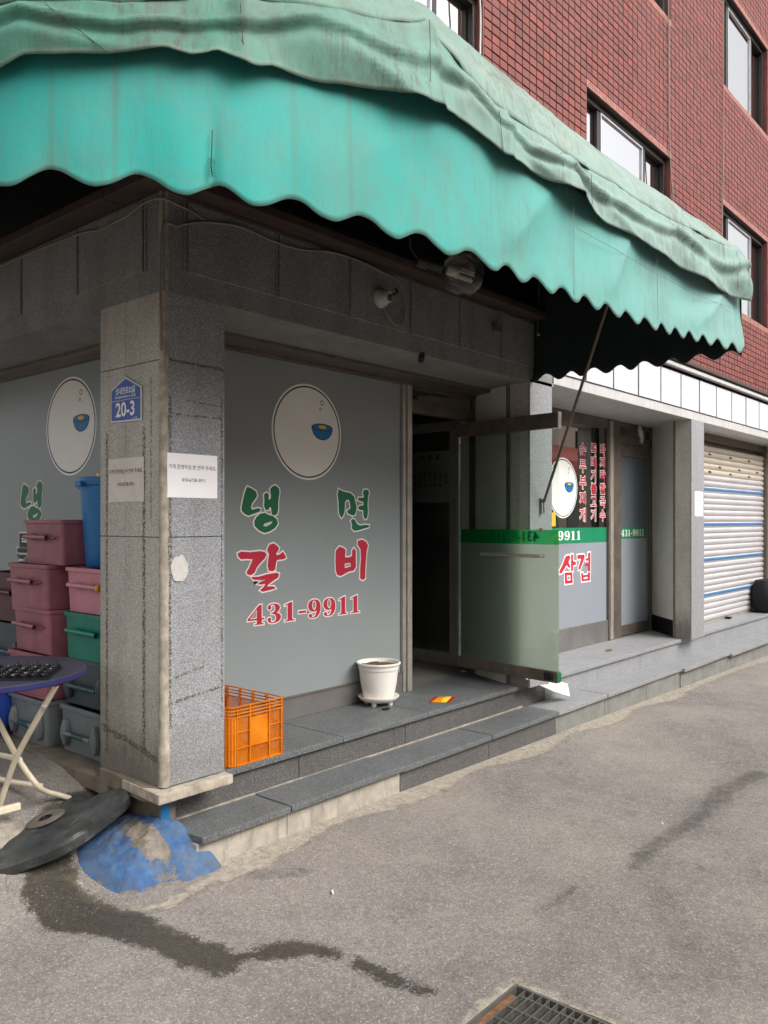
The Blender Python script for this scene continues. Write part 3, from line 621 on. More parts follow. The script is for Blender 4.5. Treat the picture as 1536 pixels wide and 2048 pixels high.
for c in cells[:300]:
    _, D, x0, x1, z0, z1 = c
    if bme is None:
        hx, hz, h = (PX - 0.008) / 2, (PZ - 0.009) / 2, 0.011; q = 0.002
        vs = [(-hx, 0, -hz), (hx, 0, -hz), (hx, 0, hz), (-hx, 0, hz), (-hx, -h + q, -hz), (hx, -h + q, -hz), (hx, -h + q, hz), (-hx, -h + q, hz), (-hx + q, -h, -hz + q), (hx - q, -h, -hz + q), (hx - q, -h, hz - q), (-hx + q, -h, hz - q)]
        fs = [(0, 1, 5, 4), (1, 2, 6, 5), (2, 3, 7, 6), (3, 0, 4, 7), (4, 5, 9, 8), (5, 6, 10, 9), (6, 7, 11, 10), (7, 4, 8, 11), (8, 9, 10, 11)]
        bo = MB().add(vs, fs).build('brick', 'brick_red', wall); bme = bo.data
    else:
        bo = bpy.data.objects.new('brick', bme); COL.objects.link(bo); bo.parent = wall
    bo.location = ((x0 + x1) / 2 + rb.uniform(-.0008, .0008), rb.uniform(-.0015, .001), (z0 + z1) / 2 + rb.uniform(-.001, .001))
    bo.rotation_euler = (rb.uniform(-.012, .012), rb.uniform(-.008, .008), rb.uniform(-.012, .012))
mb = MB()
for c in cells[300:]:
    _, D, x0, x1, z0, z1 = c; h = 0.011 + rb.uniform(-.0015, .0015)
    mb.add([(x0 + .004, 0, z0 + .0045), (x1 - .004, 0, z0 + .0045), (x1 - .004, 0, z1 - .0045), (x0 + .004, 0, z1 - .0045), (x0 + .004, -h, z0 + .0045), (x1 - .004, -h, z0 + .0045), (x1 - .004, -h, z1 - .0045), (x0 + .004, -h, z1 - .0045)], [(0, 1, 5, 4), (1, 2, 6, 5), (2, 3, 7, 6), (3, 0, 4, 7), (4, 5, 6, 7)])
mb.build('remaining_bricks', 'brick_red', wall, kind='stuff')
mb = MB()
for (a, b, c, d) in OPEN:                                  # narrow pink tiles over and under every window
    for zz in (d * PZ, (c - 1) * PZ):
        for i in range((b - a) * 3):
            x0 = OX + a * PX + i * PX / 3
            for q in range(3):
                z0 = zz + 0.002 + q * 0.0205; mb.box(x0 + .003, x0 + PX / 3 - .003, -0.013, 0.0, z0, z0 + 0.0165)
mb.build('window_trim_tiles', 'brick_pink', wall, kind='stuff')
sidew = box('brick_wall', 'brick_joint', 0.0, 0.24, 0.2405, 6.0, 3.121, ZW1, bld)
mb = MB()
for k in range(58):
    for r in range(49, 140):
        y0 = 0.25 + k * PX; z0 = r * PZ
        mb.add([(0, y0 + .004, z0 + .004), (0, y0 + PX - .004, z0 + .004), (0, y0 + PX - .004, z0 + PZ - .004), (0, y0 + .004, z0 + PZ - .004), (-.011, y0 + .004, z0 + .004), (-.011, y0 + PX - .004, z0 + .004), (-.011, y0 + PX - .004, z0 + PZ - .004), (-.011, y0 + .004, z0 + PZ - .004)], [(0, 1, 5, 4), (1, 2, 6, 5), (2, 3, 7, 6), (3, 0, 4, 7), (4, 5, 6, 7)])
mb.build('remaining_bricks', 'brick_red', sidew, kind='stuff')
# upper windows
def upper_window(x0, x1, z0, z1):
    mb = MB(); f = 0.05
    for a, b, c, d in ((x0, x1, z0, z0 + f), (x0, x1, z1 - f, z1), (x0, x0 + f, z0 + f, z1 - f), (x1 - f, x1, z0 + f, z1 - f)): mb.box(a, b, 0.045, 0.12, c, d)
    w = x1 - x0; s1, s2 = x0 + w * 0.20, x0 + w * 0.72
    for s in (s1, s2): mb.box(s - 0.03, s + 0.03, 0.055, 0.11, z0 + f, z1 - f)
    fr = mb.build('window', 'window_frame', bld, bevel=0.003)
    mb = MB()
    for a, b, yy in ((x0 + f, s1 - .03, 0.09), (s1 + .03, s2 - .03, 0.066), (s2 + .03, x1 - f, 0.095)): 
        box('pane', 'glass_upper', a + .012, b - .012, yy, yy + 0.006, z0 + f + .012, z1 - f - .012, fr)
    mb = MB()
    mb.box(s1 + .03, s1 + .042, 0.05, 0.075, z0 + f, z1 - f).box(s2 - .042, s2 - .03, 0.05, 0.075, z0 + f, z1 - f).box(s1 + .042, s2 - .042, 0.05, 0.075, z1 - f - .014, z1 - f)
    mb.build('sash', 'frame_bright', fr)
    mb = MB(); n = 24; cw = (x1 - x0) * 0.28
    pts = [(x1 - f - cw + cw * i / n, 0.19 + 0.018 * math.sin(i * 1.7)) for i in range(n + 1)]
    mb.add([(p[0], p[1], z) for p in pts for z in (z0, z1)], [(2 * i, 2 * i + 2, 2 * i + 3, 2 * i + 1) for i in range(n)])
    mb.build('curtain', 'curtain_cloth', fr, True)
    box('reveal', 'brick_red', x0 - .003, x0 + .012, -0.008, 0.0445, z0, z1, fr); box('reveal', 'brick_red', x1 - .012, x1 + .003, -0.008, 0.0445, z0, z1, fr)
    box('reveal_head', 'window_frame', x0 + .012, x1 - .012, 0.004, 0.0445, z1 - 0.006, z1, fr)
for r in rects: upper_window(*r)
# dark rooms behind the glass, roof
def room(name, x0, x1, y0, y1, z0, z1, mat):
    t = 0.08; mb = MB()
    mb.box(x0, x1, y1 - t, y1, z0, z1).box(x0, x0 + t, y0, y1 - t, z0, z1).box(x1 - t, x1, y0, y1 - t, z0, z1).box(x0 + t, x1 - t, y0, y1 - t, z0, z0 + t).box(x0 + t, x1 - t, y0, y1 - t, z1 - t, z1)
    return mb.build(name, mat, bld)
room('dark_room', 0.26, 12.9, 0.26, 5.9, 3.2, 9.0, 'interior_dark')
inn = MB().box(0.62, 12.4, 0.70, 6.0, 0.24, 0.318).box(0.62, 12.4, 5.0, 5.1, 0.32, 2.95).box(12.3, 12.4, 0.7, 5.0, 0.32, 2.95).box(0.62, 12.4, 0.70, 5.0, 2.95, 3.0).build('shop_interior', 'interior', bld)
box('roof', 'concrete_grey', -0.02, 13, -0.02, 6, 9.031, 9.12, bld)
box('end_wall', 'brick_joint', 12.9, 13.0, 0.245, 6, 0, 9.03, bld)

# --- shop window left of the door (front)
YW = 0.65
def frame_rect(mb, x0, x1, z0, z1, f, y0, y1):
    mb.box(x0, x1, y0, y1, z0, z0 + f).box(x0, x1, y0, y1, z1 - f, z1).box(x0, x0 + f, y0, y1, z0 + f, z1 - f).box(x1 - f, x1, y0, y1, z0 + f, z1 - f)
sw = MB().box(0.343, 2.432, YW - .004, YW + .004, 0.462, 2.545).build('display_window', 'film_grey', bld)
box('kick_plate', 'steel_kick', 0.343, 2.436, YW - 0.022, YW + 0.03, 0.321, 0.452, sw, 0.002)
box('kick_trim', 'steel_dark', 0.343, 2.436, YW - 0.028, YW + 0.03, 0.4525, 0.4615, sw, 0.001)
box('film_seam', 'film_pale', 0.36, 2.42, YW - 0.0052, YW - 0.0041, 1.742, 1.7432, sw)
MB().box(2.437, 2.470, YW - .03, YW + .05, 0.321, 2.60).box(2.474, 2.522, YW - .045, YW + .05, 0.321, 2.535).build('door_jamb', 'steel', sw, bevel=0.002)
def circle(cx_, cz_, r, n=72, rz=None): return [(cx_ + r * math.cos(2 * math.pi * i / n), cz_ + (rz or r) * math.sin(2 * math.pi * i / n)) for i in range(n)]
def medallion(O, U, W, r, parent):
    """round sticker: white disc, thin dark ring, a blue noodle bowl with rising bubbles (the cartoon figure is left out)"""
    N = U.cross(W); em = poly2('round_sticker', 'white_print', [[circle(0, 0, r)]], O, U, W, N, 0.0008, parent)
    poly2('ring', 'black_print', [[circle(0, 0, r * 0.955), circle(0, 0, r * 0.925)]], O, U, W, N, 0.0016, parent)
    bx, bz = r * 0.42, r * 0.13; w = r * 0.30
    half = [(bx - w, bz)] + [(bx - w * math.cos(a), bz - w * 0.85 * math.sin(a)) for a in [math.pi * i / 14 for i in range(1, 14)]] + [(bx + w, bz)]
    poly2('bowl_print', 'black_print', [[grow(half, 0.005)]], O, U, W, N, 0.0016, parent)
    poly2('bowl_print', 'bowl_blue', [[half]], O, U, W, N, 0.0024, parent)
    poly2('bowl_print', 'black_print', [[circle(bx, bz, w * 1.03, 32, w * 0.26)]], O, U, W, N, 0.0030, parent)
    poly2('bowl_print', 'bowl_blue', [[circle(bx, bz, w * 0.97, 32, w * 0.21)]], O, U, W, N, 0.0036, parent)
    poly2('bowl_print', 'yolk_yellow', [[circle(bx, bz + .002, w * 0.4, 20, w * 0.13)]], O, U, W, N, 0.0042, parent)
    poly2('bubble_print', 'black_print', [[circle(bx - r * .05, bz + r * .38, r * .035, 16), circle(bx - r * .05, bz + r * .38, r * .022, 16)], [circle(bx - r * .01, bz + r * .52, r * .055, 18), circle(bx - r * .01, bz + r * .52, r * .04, 18)]], O, U, W, N, 0.0016, parent)
    return em
OA = Vector((0, YW - 0.0045, 0))
medallion(Vector((1.512, YW - 0.0045, 2.115)), AX, AZ, 0.305, sw)
T1 = lambda L: [(lambda v: (v.x, v.z))(onY(440 + a / 3.7925, 740 + b / 3.7925, YW - 0.005)) for a, b in L]
NAENG = [[T1([(207, 885), (240, 900), (272, 922), (280, 955), (262, 985), (242, 1010), (234, 1040), (242, 1060), (285, 1048), (308, 1055), (302, 1072), (262, 1088), (215, 1105), (185, 1092), (163, 1068), (163, 1040), (172, 990), (185, 935), (198, 898)])],
         [T1([(352, 930), (368, 945), (366, 982), (381, 980), (386, 955), (378, 905), (394, 884), (420, 875), (447, 900), (450, 930), (440, 1000), (440, 1060), (432, 1092), (412, 1104), (390, 1095), (386, 1045), (372, 1040), (368, 1060), (345, 1062), (332, 1030), (335, 990), (332, 945)])],
         [T1([(340, 1084), (365, 1098), (400, 1107), (430, 1132), (438, 1165), (415, 1200), (375, 1225), (335, 1236), (295, 1217), (262, 1185), (257, 1150), (275, 1115), (305, 1090)]), T1([(398, 1146), (385, 1168), (350, 1187), (326, 1182), (335, 1166), (365, 1156)])]]
MYEON = [[T1([(898, 903), (930, 920), (990, 935), (1015, 958), (1025, 1000), (1036, 1040), (1025, 1095), (1005, 1104), (968, 1087), (963, 1068), (988, 1050), (985, 1010), (975, 985), (958, 985), (947, 1000), (945, 1060), (936, 1100), (920, 1122), (905, 1100), (898, 1060), (898, 1000), (890, 950)])],
         [T1([(1088, 910), (1115, 907), (1130, 925), (1122, 960), (1118, 1020), (1121, 1080), (1115, 1122), (1100, 1132), (1087, 1112), (1085, 1062), (1060, 1062), (1042, 1046), (1060, 1030), (1085, 1028), (1088, 1002), (1066, 994), (1042, 986), (1050, 968), (1085, 970), (1090, 958), (1083, 935)])],
         [T1([(1005, 1128), (1020, 1135), (1037, 1165), (1060, 1180), (1100, 1174), (1130, 1177), (1126, 1193), (1090, 1203), (1050, 1216), (1015, 1220), (998, 1200), (1000, 1170), (990, 1145)])]]
GAL = [[T1([(133, 1390), (160, 1377), (230, 1382), (300, 1373), (338, 1380), (352, 1400), (337, 1432), (302, 1467), (277, 1500), (262, 1537), (235, 1557), (208, 1551), (200, 1533), (220, 1500), (237, 1460), (246, 1436), (200, 1433), (158, 1436), (138, 1415)])],
       [T1([(373, 1325), (405, 1314), (427, 1328), (447, 1350), (441, 1370), (426, 1390), (427, 1404), (450, 1400), (475, 1377), (491, 1400), (500, 1425), (476, 1436), (440, 1439), (428, 1447), (422, 1480), (417, 1516), (395, 1527), (368, 1521), (361, 1490), (364, 1440), (371, 1400), (356, 1365)])],
       [T1([(233, 1570), (290, 1568), (350, 1550), (425, 1538), (447, 1544), (440, 1575), (402, 1600), (367, 1626), (352, 1640), (410, 1641), (422, 1656), (380, 1669), (320, 1682), (301, 1671), (330, 1645), (343, 1622), (310, 1627), (278, 1626), (308, 1606), (346, 1592), (300, 1592), (253, 1591)])]]
BI = [[T1([(905, 1338), (935, 1349), (952, 1365), (947, 1420), (975, 1421), (1000, 1410), (1000, 1370), (1015, 1350), (1029, 1375), (1029, 1440), (1031, 1490), (1015, 1521), (970, 1531), (945, 1547), (915, 1562), (889, 1556), (877, 1525), (874, 1450), (877, 1370)]), T1([(945, 1468), (987, 1463), (990, 1490), (945, 1502)])],
      [T1([(1044, 1295), (1075, 1286), (1106, 1300), (1122, 1330), (1111, 1380), (1106, 1450), (1101, 1530), (1101, 1580), (1080, 1594), (1061, 1581), (1062, 1500), (1068, 1430), (1064, 1360), (1043, 1325)])]]
NF = Vector((0, -1, 0))
for nm, sh, mt in (('green_letter', NAENG, 'green_print'), ('green_letter', MYEON, 'green_print'), ('red_letter', GAL, 'red_print'), ('red_letter', BI, 'red_print')):
    outlined(nm, mt, sh, OA, AX, AZ, NF, sw, 0.009)
DIG = {'1': [[(.05, 0), (.55, 0), (.55, .05), (.45, .07), (.42, .12), (.42, 1), (.36, 1), (.05, .86), (.05, .82), (.2, .85), (.2, .12), (.17, .07), (.05, .05)]],
       '4': [[(.30, 0), (.72, 0), (.72, .05), (.64, .06), (.62, .1), (.62, .24), (.74, .24), (.74, .33), (.62, .33), (.62, 1), (.50, 1), (0, .33), (0, .24), (.40, .24), (.40, .1), (.38, .06), (.30, .05)], [(.10, .33), (.40, .33), (.40, .78)]],
       '3': [[(.03, .2), (.08, .29), (.18, .29), (.22, .22), (.18, .13), (.24, .05), (.34, .06), (.42, .14), (.44, .27), (.40, .41), (.28, .47), (.2, .48), (.2, .53), (.28, .54), (.38, .62), (.40, .76), (.36, .90), (.28, .95), (.20, .93), (.18, .88), (.22, .80), (.18, .71), (.09, .71), (.04, .79), (.08, .91), (.18, .98), (.32, 1), (.5, .96), (.6, .86), (.62, .74), (.56, .6), (.46, .51), (.59, .45), (.66, .34), (.66, .22), (.58, .08), (.42, 0), (.25, -.01), (.1, .05)]],
       '9': [[(.33, 1), (.48, .98), (.60, .86), (.66, .66), (.66, .42), (.60, .2), (.46, .03), (.28, -.01), (.12, .03), (.04, .12), (.05, .2), (.12, .25), (.2, .22), (.23, .14), (.2, .08), (.28, .04), (.38, .12), (.44, .28), (.45, .39), (.36, .34), (.24, .34), (.1, .43), (.02, .60), (.03, .78), (.1, .92), (.2, .98)], [(.32, .95), (.25, .88), (.22, .70), (.25, .52), (.33, .42), (.41, .50), (.44, .68), (.42, .86)]],
       '-': [[(.05, .34), (.42, .34), (.42, .46), (.05, .46)]]}
ADV = {'1': .68, '4': .84, '3': .78, '9': .78, '-': .5}
def number(body, x0, width, z, h):
    tot = sum(ADV[c] for c in body); k = width / tot; out = []; x = x0
    for c in body:
        out.append([[(x + p[0] * k, z + p[1] * h) for p in lp] for lp in DIG[c]]); x += ADV[c] * k
    return out
outlined('telephone_number', 'red_print', number('431-9911', 1.02, 1.0, 0.93, 0.118), OA, AX, AZ, NF, sw, 0.007)
# --- side shop window on the left face
XW = 0.57
sw2 = MB().box(XW - .004, XW + .004, 0.52, 5.0, 0.40, 2.55).build('display_window', 'film_grey', bld)
box('kick_plate', 'steel_kick', XW - 0.02, XW + 0.03, 0.52, 5.0, 0.317, 0.40, sw2)
ML = Vector((0, -1, 0)); NL = Vector((-1, 0, 0)); OB = Vector((XW - 0.0045, 0, 0))
medallion(Vector((XW - 0.0045, 1.853, 2.16)), ML, AZ, 0.318, sw2)
sh = [[[(-(2.55 - (p[0] - 0.964) * 1.07), p[1] + 0.055 - (1.62 - p[1]) * -0.0) for p in lp] for lp in s] for s in NAENG]
outlined('green_letter', 'green_print', sh, OB, ML, AZ, NL, sw2, 0.009)
text('black_letter', '들', 'black_print', Vector((XW - 0.0045, 2.47, 1.31)), ML, AZ, 0.30, sw2, 0.006, 0.9, 0.001, outline=0.008)
text('black_letter', '깨', 'black_print', Vector((XW - 0.0045, 1.95, 1.31)), ML, AZ, 0.30, sw2, 0.006, 0.9, 0.001, outline=0.008)
# --- entrance: transom, right jamb, inner screen
en = MB().box(2.522, 3.345, YW - .03, YW + .03, 2.345, 2.44).box(2.522, 3.345, YW - .02, YW + .02, 2.515, 2.535).box(3.345, 3.375, YW - .03, YW + .03, 0.321, 2.535).build('entrance_frame', 'steel_dark', bld, bevel=0.002)
box('transom_glass', 'glass_shop', 2.53, 3.34, YW - .004, YW + .004, 2.4405, 2.5145, en)
MB().box(3.53, 3.58, 0.93, 1.01, 0.321, 2.40).box(3.535, 3.575, 1.0105, 2.3, 0.321, 0.43).box(3.535, 3.575, 1.0105, 2.3, 2.32, 2.40).build('inner_screen', 'steel', en, bevel=0.002)
box('screen_glass', 'glass_leaf', 3.551, 3.559, 1.011, 2.3, 0.431, 2.319, en)
MB().box(3.59, 3.66, 0.66, 0.93, 0.32, 2.95).build('entrance_side_wall', 'white_wall', en)
MB().box(3.545, 3.59, 0.70, 0.929, 0.321, 0.40).build('threshold', 'steel_dark', en)
# --- open glass door leaf
HP = Vector((3.155, 0.64, 0)); OP = Vector((3.05, -0.288, 0)); LU = (OP - HP).normalized(); LL = (OP - HP).length; LN = Vector((LU.y, -LU.x, 0)); LN = LN if LN.x < 0 else -LN
def leafbox(a0, a1, n0, n1, z0, z1, mb):
    vs = [HP + LU * a + LN * n + AZ * z for z in (z0, z1) for a, n in ((a0, n0), (a1, n0), (a1, n1), (a0, n1))]
    return mb.add(vs, [(0, 3, 2, 1), (4, 5, 6, 7), (0, 1, 5, 4), (1, 2, 6, 5), (2, 3, 7, 6), (3, 0, 4, 7)])
leaf = leafbox(0.0, LL, -.005, .005, 0.49, 2.205, MB()).build('glass_door', 'glass_leaf', bld)
def filmq(name, mat, z0, z1):
    return MB().add([HP - LN * 0.0065 + LU * a + AZ * z for a, z in ((0.002, z0), (LL - .002, z0), (LL - .002, z1), (0.002, z1))], [(0, 1, 2, 3)]).build(name, mat, leaf)
filmq('green_band', 'glass_greenband', 1.382, 1.4865)
filmq('frosted_film', 'glass_frosted', 0.49, 1.3815)
m_ = leafbox(-0.01, LL + .004, -.022, .022, 2.2055, 2.315, MB()); m_.build('top_rail', 'steel_dark', leaf, bevel=0.003)
leafbox(-0.01, LL + .004, -.022, .022, 0.41, 0.4895, MB()).build('bottom_rail', 'steel_dark', leaf, bevel=0.003)
leafbox(LL + .0045, LL + .012, -.018, .018, 2.20, 2.318, MB()).build('rail_cap', 'steel', leaf)
leafbox(LL + .0005, LL + .008, -.024, .024, 0.42, 0.48, MB()).build('green_tape', 'green_print', leaf)
leafbox(LL - .10, LL - .03, .0225, .04, 0.425, 0.478, MB()).build('lock_box', 'black_wood', leaf, bevel=0.004)
hb = [HP + LU * a + LN * n + AZ * 1.30 for a, n in ((0.27, .006), (0.27, .055), (0.30, .062), (0.50, .062), (0.78, .062), (0.81, .055), (0.81, .006))]
MB().tube(hb, 0.0125, 10).build('door_handle', 'steel', leaf, True)
MB().tube([HP + LU * 0.80 + LN * 0.004 + AZ * 1.485, HP + LU * 0.80 + LN * 0.03 + AZ * 1.485], 0.016, 12).build('door_knob', 'steel', leaf, True)
text('telephone_number', '431-9911', 'green_print', HP + LU * 0.56 + AZ * 1.434 + LN * 0.0062, -LU, AZ, 0.10, leaf, 0.002, 1.1, 0.0)
# --- second shop front
f2 = MB(); f2.box(3.64, 5.76, YW - .02, YW + .03, 2.50, 2.60).box(5.76, 6.03, YW - .03, YW + .03, 0.321, 2.6).box(3.60, 3.64, YW - .02, YW + .03, 0.321, 2.6)
f2.box(6.03, 6.86, YW - .03, YW + .03, 2.37, 2.45).box(6.81, 6.875, YW - .03, YW + .03, 0.321, 2.6).box(6.03, 6.81, YW - .02, YW + .03, 2.55, 2.6)
sf = f2.build('shopfront', 'steel_dark', bld, bevel=0.002)
box('clear_pane', 'glass_shop', 3.641, 5.759, YW - .004, YW + .004, 1.4855, 2.499, sf)
box('green_band', 'band_green', 3.641, 5.759, YW - .004, YW + .004, 1.335, 1.485, sf)
box('film_pane', 'film_pale', 3.641, 5.759, YW - .004, YW + .004, 0.535, 1.3345, sf)
box('kick_plate', 'steel_kick', 3.641, 5.759, YW - .022, YW + .03, 0.321, 0.5345, sf, 0.002)
box('stile_cover', 'steel', 5.79, 5.86, YW - .036, YW - .0305, 0.33, 2.58, sf, 0.001)
d2 = MB(); frame_rect(d2, 6.04, 6.80, 0.335, 2.365, 0.035, YW - .022, YW + .018); d2.box(6.075, 6.765, YW - .022, YW + .018, 2.24, 2.3295).box(6.075, 6.765, YW - .022, YW + .018, 0.3705, 0.44)
d2 = d2.build('shop_door', 'steel_dark', bld, bevel=0.002)
box('door_pane', 'glass_grey_film', 6.076, 6.764, YW - .004, YW + .004, 1.486, 2.239, d2)
box('green_band', 'band_green', 6.076, 6.764, YW - .004, YW + .004, 1.36, 1.4855, d2)
box('film_pane', 'film_pale', 6.076, 6.764, YW - .004, YW + .004, 0.441, 1.3595, d2)
OY = Vector((0, YW - 0.0045, 0))
poly2('white_digits', 'white_print', number('431-9911', 6.10, 0.60, 1.385, 0.075), OY, AX, AZ, NF, 0.0012, d2)
poly2('white_digits', 'white_print', number('431-9911', 4.29, 0.92, 1.368, 0.088), OY, AX, AZ, NF, 0.0012, sf)
T2 = lambda L: [(lambda v: (v.x, v.z))(onY(1080 + a / 3.368, 800 + b / 3.368, YW - 0.005)) for a, b in L]
SAM = [[T2([(170, 1055), (190, 1045), (206, 1058), (190, 1093), (205, 1120), (195, 1133), (178, 1112), (165, 1135), (145, 1167), (130, 1170), (130, 1150), (150, 1112)])], [T2([(208, 1040), (222, 1040), (222, 1085), (241, 1090), (242, 1110), (222, 1114), (222, 1152), (208, 1152)])],
       [T2([(165, 1164), (216, 1159), (219, 1232), (168, 1239)]), T2([(180, 1182), (203, 1180), (205, 1214), (182, 1217)])]]
GYEOP = [[T2([(250, 1045), (295, 1040), (301, 1055), (290, 1090), (270, 1141), (257, 1145), (258, 1128), (272, 1085), (275, 1068), (252, 1073)])], [T2([(322, 1030), (338, 1028), (338, 1155), (324, 1155), (324, 1116), (305, 1118), (305, 1102), (324, 1098), (324, 1081), (308, 1083), (308, 1067), (323, 1064)])],
         [T2([(275, 1165), (288, 1165), (290, 1180), (320, 1176), (322, 1160), (336, 1160), (336, 1215), (280, 1222)]), T2([(292, 1195), (320, 1190), (320, 1203), (293, 1208)])]]
for s_ in (SAM, GYEOP): outlined('red_letter', 'red_print', s_, OY, AX, AZ, NF, sf, 0.014)
text('red_letter', '살', 'red_print', Vector((4.05, YW - .0045, 1.09)), AX, AZ, 0.30, sf, 0.012, 1.0, 0.001, outline=0.012)
medallion(Vector((4.84, YW - 0.0045, 1.862)), AX, AZ, 0.285, sf)
def column(body, x, zt, zb, size):
    n = len(body)
    for i, ch in enumerate(body):
        text('menu_letter', ch, 'red_print', Vector((x, YW - .0045, zt + (zb - zt) * i / (n - 1))), AX, AZ, size, sf, 0.003, 1.12, 0.0012, outline=0.0055)
column('순두부찌개', 5.24, 2.24, 1.60, 0.14); column('뚝배기불고기', 5.47, 2.26, 1.60, 0.125); column('바지락칼국수', 5.67, 2.27, 1.60, 0.12)
poly2('notice_strip', 'yolk_yellow', [[[(4.63, 1.50), (4.70, 1.50), (4.70, 1.63), (4.63, 1.63)]]], OY, AX, AZ, NF, 0.001, sf)
# white closer above the second door
cl = MB().tube([(6.45, YW - .06, 2.585), (6.43, YW - .07, 2.55), (6.45, YW - .07, 2.50), (6.50, YW - .06, 2.46), (6.49, YW - .06, 2.40)], [0.018, 0.026, 0.03, 0.024, 0.02], 10).build('door_closer', 'porcelain', d2, True)
# --- roller shutter
ys_ = 0.38
sht = MB().box(6.74, 10.155, ys_ + .03, ys_ + .06, 0.33, 2.6).box(6.737, 6.79, ys_ - .05, ys_ + .03, 0.322, 2.60).box(10.10, 10.154, ys_ - .05, ys_ + .03, 0.322, 2.60).box(6.79, 10.10, ys_ - 0.03, ys_ + .03, 2.505, 2.60).build('roller_shutter', 'steel_dark', bld)
pz = 0.0705; prof = [(0.0, 0.0), (-.010, 0.006), (-.020, 0.018), (-.0235, 0.030), (-.0235, 0.042), (-.020, 0.054), (-.010, 0.064), (-.004, 0.0675), (0.0, 0.0685)]
def slat(mats, blue):
    mb = MB(); n = len(prof); vs = [(x, ys_ + y, z) for x in (6.792, 10.098) for y, z in prof]
    for i in range(n - 1): mb.add([vs[i], vs[n + i], vs[n + i + 1], vs[i + 1]], [(0, 1, 2, 3)], 1 if (blue and 2 <= i <= 4) else 0)
    mb.add([(6.792, ys_ + y, z) for y, z in prof] + [(6.792, ys_ + .004, .03)], [tuple(range(n + 1))], 0)
    return mb
base = None; protos = {}
nsl = 30
for i in range(nsl):
    z = 0.345 + i * pz; kind = 'beige' if i >= nsl - 5 else ('blue' if i % 6 == 4 else 'steel')
    if kind not in protos:
        o = slat(None, kind == 'blue').build('shutter_slat', {'beige': ['shutter_beige', 'shutter_beige'], 'blue': ['shutter_steel', 'shutter_blue'], 'steel': ['shutter_steel', 'shutter_steel']}[kind], sht, True); protos[kind] = o
    else:
        o = protos[kind].copy(); COL.objects.link(o); o.parent = sht
    o.location = (0, 0.0006 * math.sin(i * 2.1), z)
    if i in (nsl - 2, nsl - 4, nsl - 6 + 1):
        mb = MB()
        for q in range(4): xx = 7.15 + q * 0.75 + (0.35 if i == nsl - 4 else 0); mb.box(xx, xx + 0.09, ys_ - 0.0255, ys_ - 0.023, z + .024, z + .046)
        mb.build('vent_slots', 'black_wood', sht)
box('bottom_bar', 'steel', 6.792, 10.098, ys_ - .02, ys_ + .01, 0.322, 0.3445, sht)
MB().box(8.5, 8.62, ys_ - .07, ys_ - .021, 0.322, 0.338).box(8.48, 8.51, ys_ - .09, ys_ - .03, 0.322, 0.35).build('shutter_latch', 'black_wood', sht, bevel=0.003)

# ================================================================== AWNING
ZL = 2.61
FRONT = [(3.205, -1.48), (2.75, -1.40), (2.18, -1.317), (1.459, -1.262), (.825, -1.238), (.326, -1.205), (-.009, -1.145), (-.203, -1.09), (-.459, -.985), (-.672, -.855), (-.874, -.68), (-1.0, -.45), (-1.08, -.1), (-1.12, .4), (-1.15, 1.5), (-1.17, 4.2)]
def catmull(P, n=12):
    out = []
    for i in range(len(P) - 1):
        p0, p1, p2, p3 = [Vector(P[max(0, min(len(P) - 1, i + k))]) for k in (-1, 0, 1, 2)]
        for k in range(n):
            t = k / n; out.append(0.5 * ((2 * p1) + (p2 - p0) * t + (2 * p0 - 5 * p1 + 4 * p2 - p3) * t * t + (3 * p1 - p0 - 3 * p2 + p3) * t ** 3))
    out.append(Vector(P[-1])); return out
FP = catmull(FRONT); SL = [0.0]
for a, b in zip(FP[:-1], FP[1:]): SL.append(SL[-1] + (b - a).length)
LEN = SL[-1]
fx = [p.x for p in FP]; fy = [p.y for p in FP]
def plan(s): return Vector((float(np.interp(s, SL, fx)), float(np.interp(s, SL, fy))))
def nrm(s):
    d = plan(min(LEN, s + 0.03)) - plan(max(0, s - 0.03)); d.normalize(); return Vector((-d.y, d.x)) if False else Vector((d.y, -d.x)) * -1
if nrm(0.5).y > 0:
    _n = nrm
    nrm = lambda s: -_n(s)
def hit(u, off=0.0):
    """arclength on the awning's front edge that the photograph shows in pixel column u, and its depth"""
    best = None
    for i in range(0, len(FP)):
        p = FP[i] + nrm(SL[i]) * off; D = (p.x - EYE[0]) * VW[0] + (p.y - EYE[1]) * VW[1]; L = (p.x - EYE[0]) * RT[0] + (p.y - EYE[1]) * RT[1]
        if D < 0.2: continue
        e = abs(CX + F * L / D - u)
        if best is None or e < best[0]: best = (e, i, D)
    i = best[1]
    cand = []
    for j in (max(0, i - 1), i):
        if j + 1 >= len(FP): continue
        for k in range(21):
            s = SL[j] + (SL[j + 1] - SL[j]) * k / 20; p = plan(s) + nrm(s) * off; D = (p.x - EYE[0]) * VW[0] + (p.y - EYE[1]) * VW[1]; L = (p.x - EYE[0]) * RT[0] + (p.y - EYE[1]) * RT[1]
            cand.append((abs(CX + F * L / D - u), s, D))
    c = min(cand); return c[1], c[2]
def profile(tab, off):
    ss = []; zz = []
    for u, v in tab:
        s, D = hit(u, off); ss.append(s); zz.append(EYE[2] + (CY - v) / F * D)
    o = sorted(zip(ss, zz)); return [a for a, _ in o], [b for _, b in o]
FLAP = [(0, 137), (22, 128), (50, 112), (110, 112), (220, 110), (270, 105), (330, 100), (350, 108), (380, 117), (410, 114), (430, 108), (460, 120), (490, 136), (520, 136), (542, 132), (565, 136), (600, 147), (650, 162), (700, 170), (750, 181), (768, 184), (800, 194), (843, 207), (870, 218), (903, 229), (940, 250), (978, 280), (1005, 314), (1035, 326), (1073, 340), (1105, 362), (1138, 384), (1165, 408), (1193, 430), (1225, 450), (1260, 466), (1298, 497), (1340, 522), (1391, 553), (1430, 575), (1471, 594), (1488, 601)]
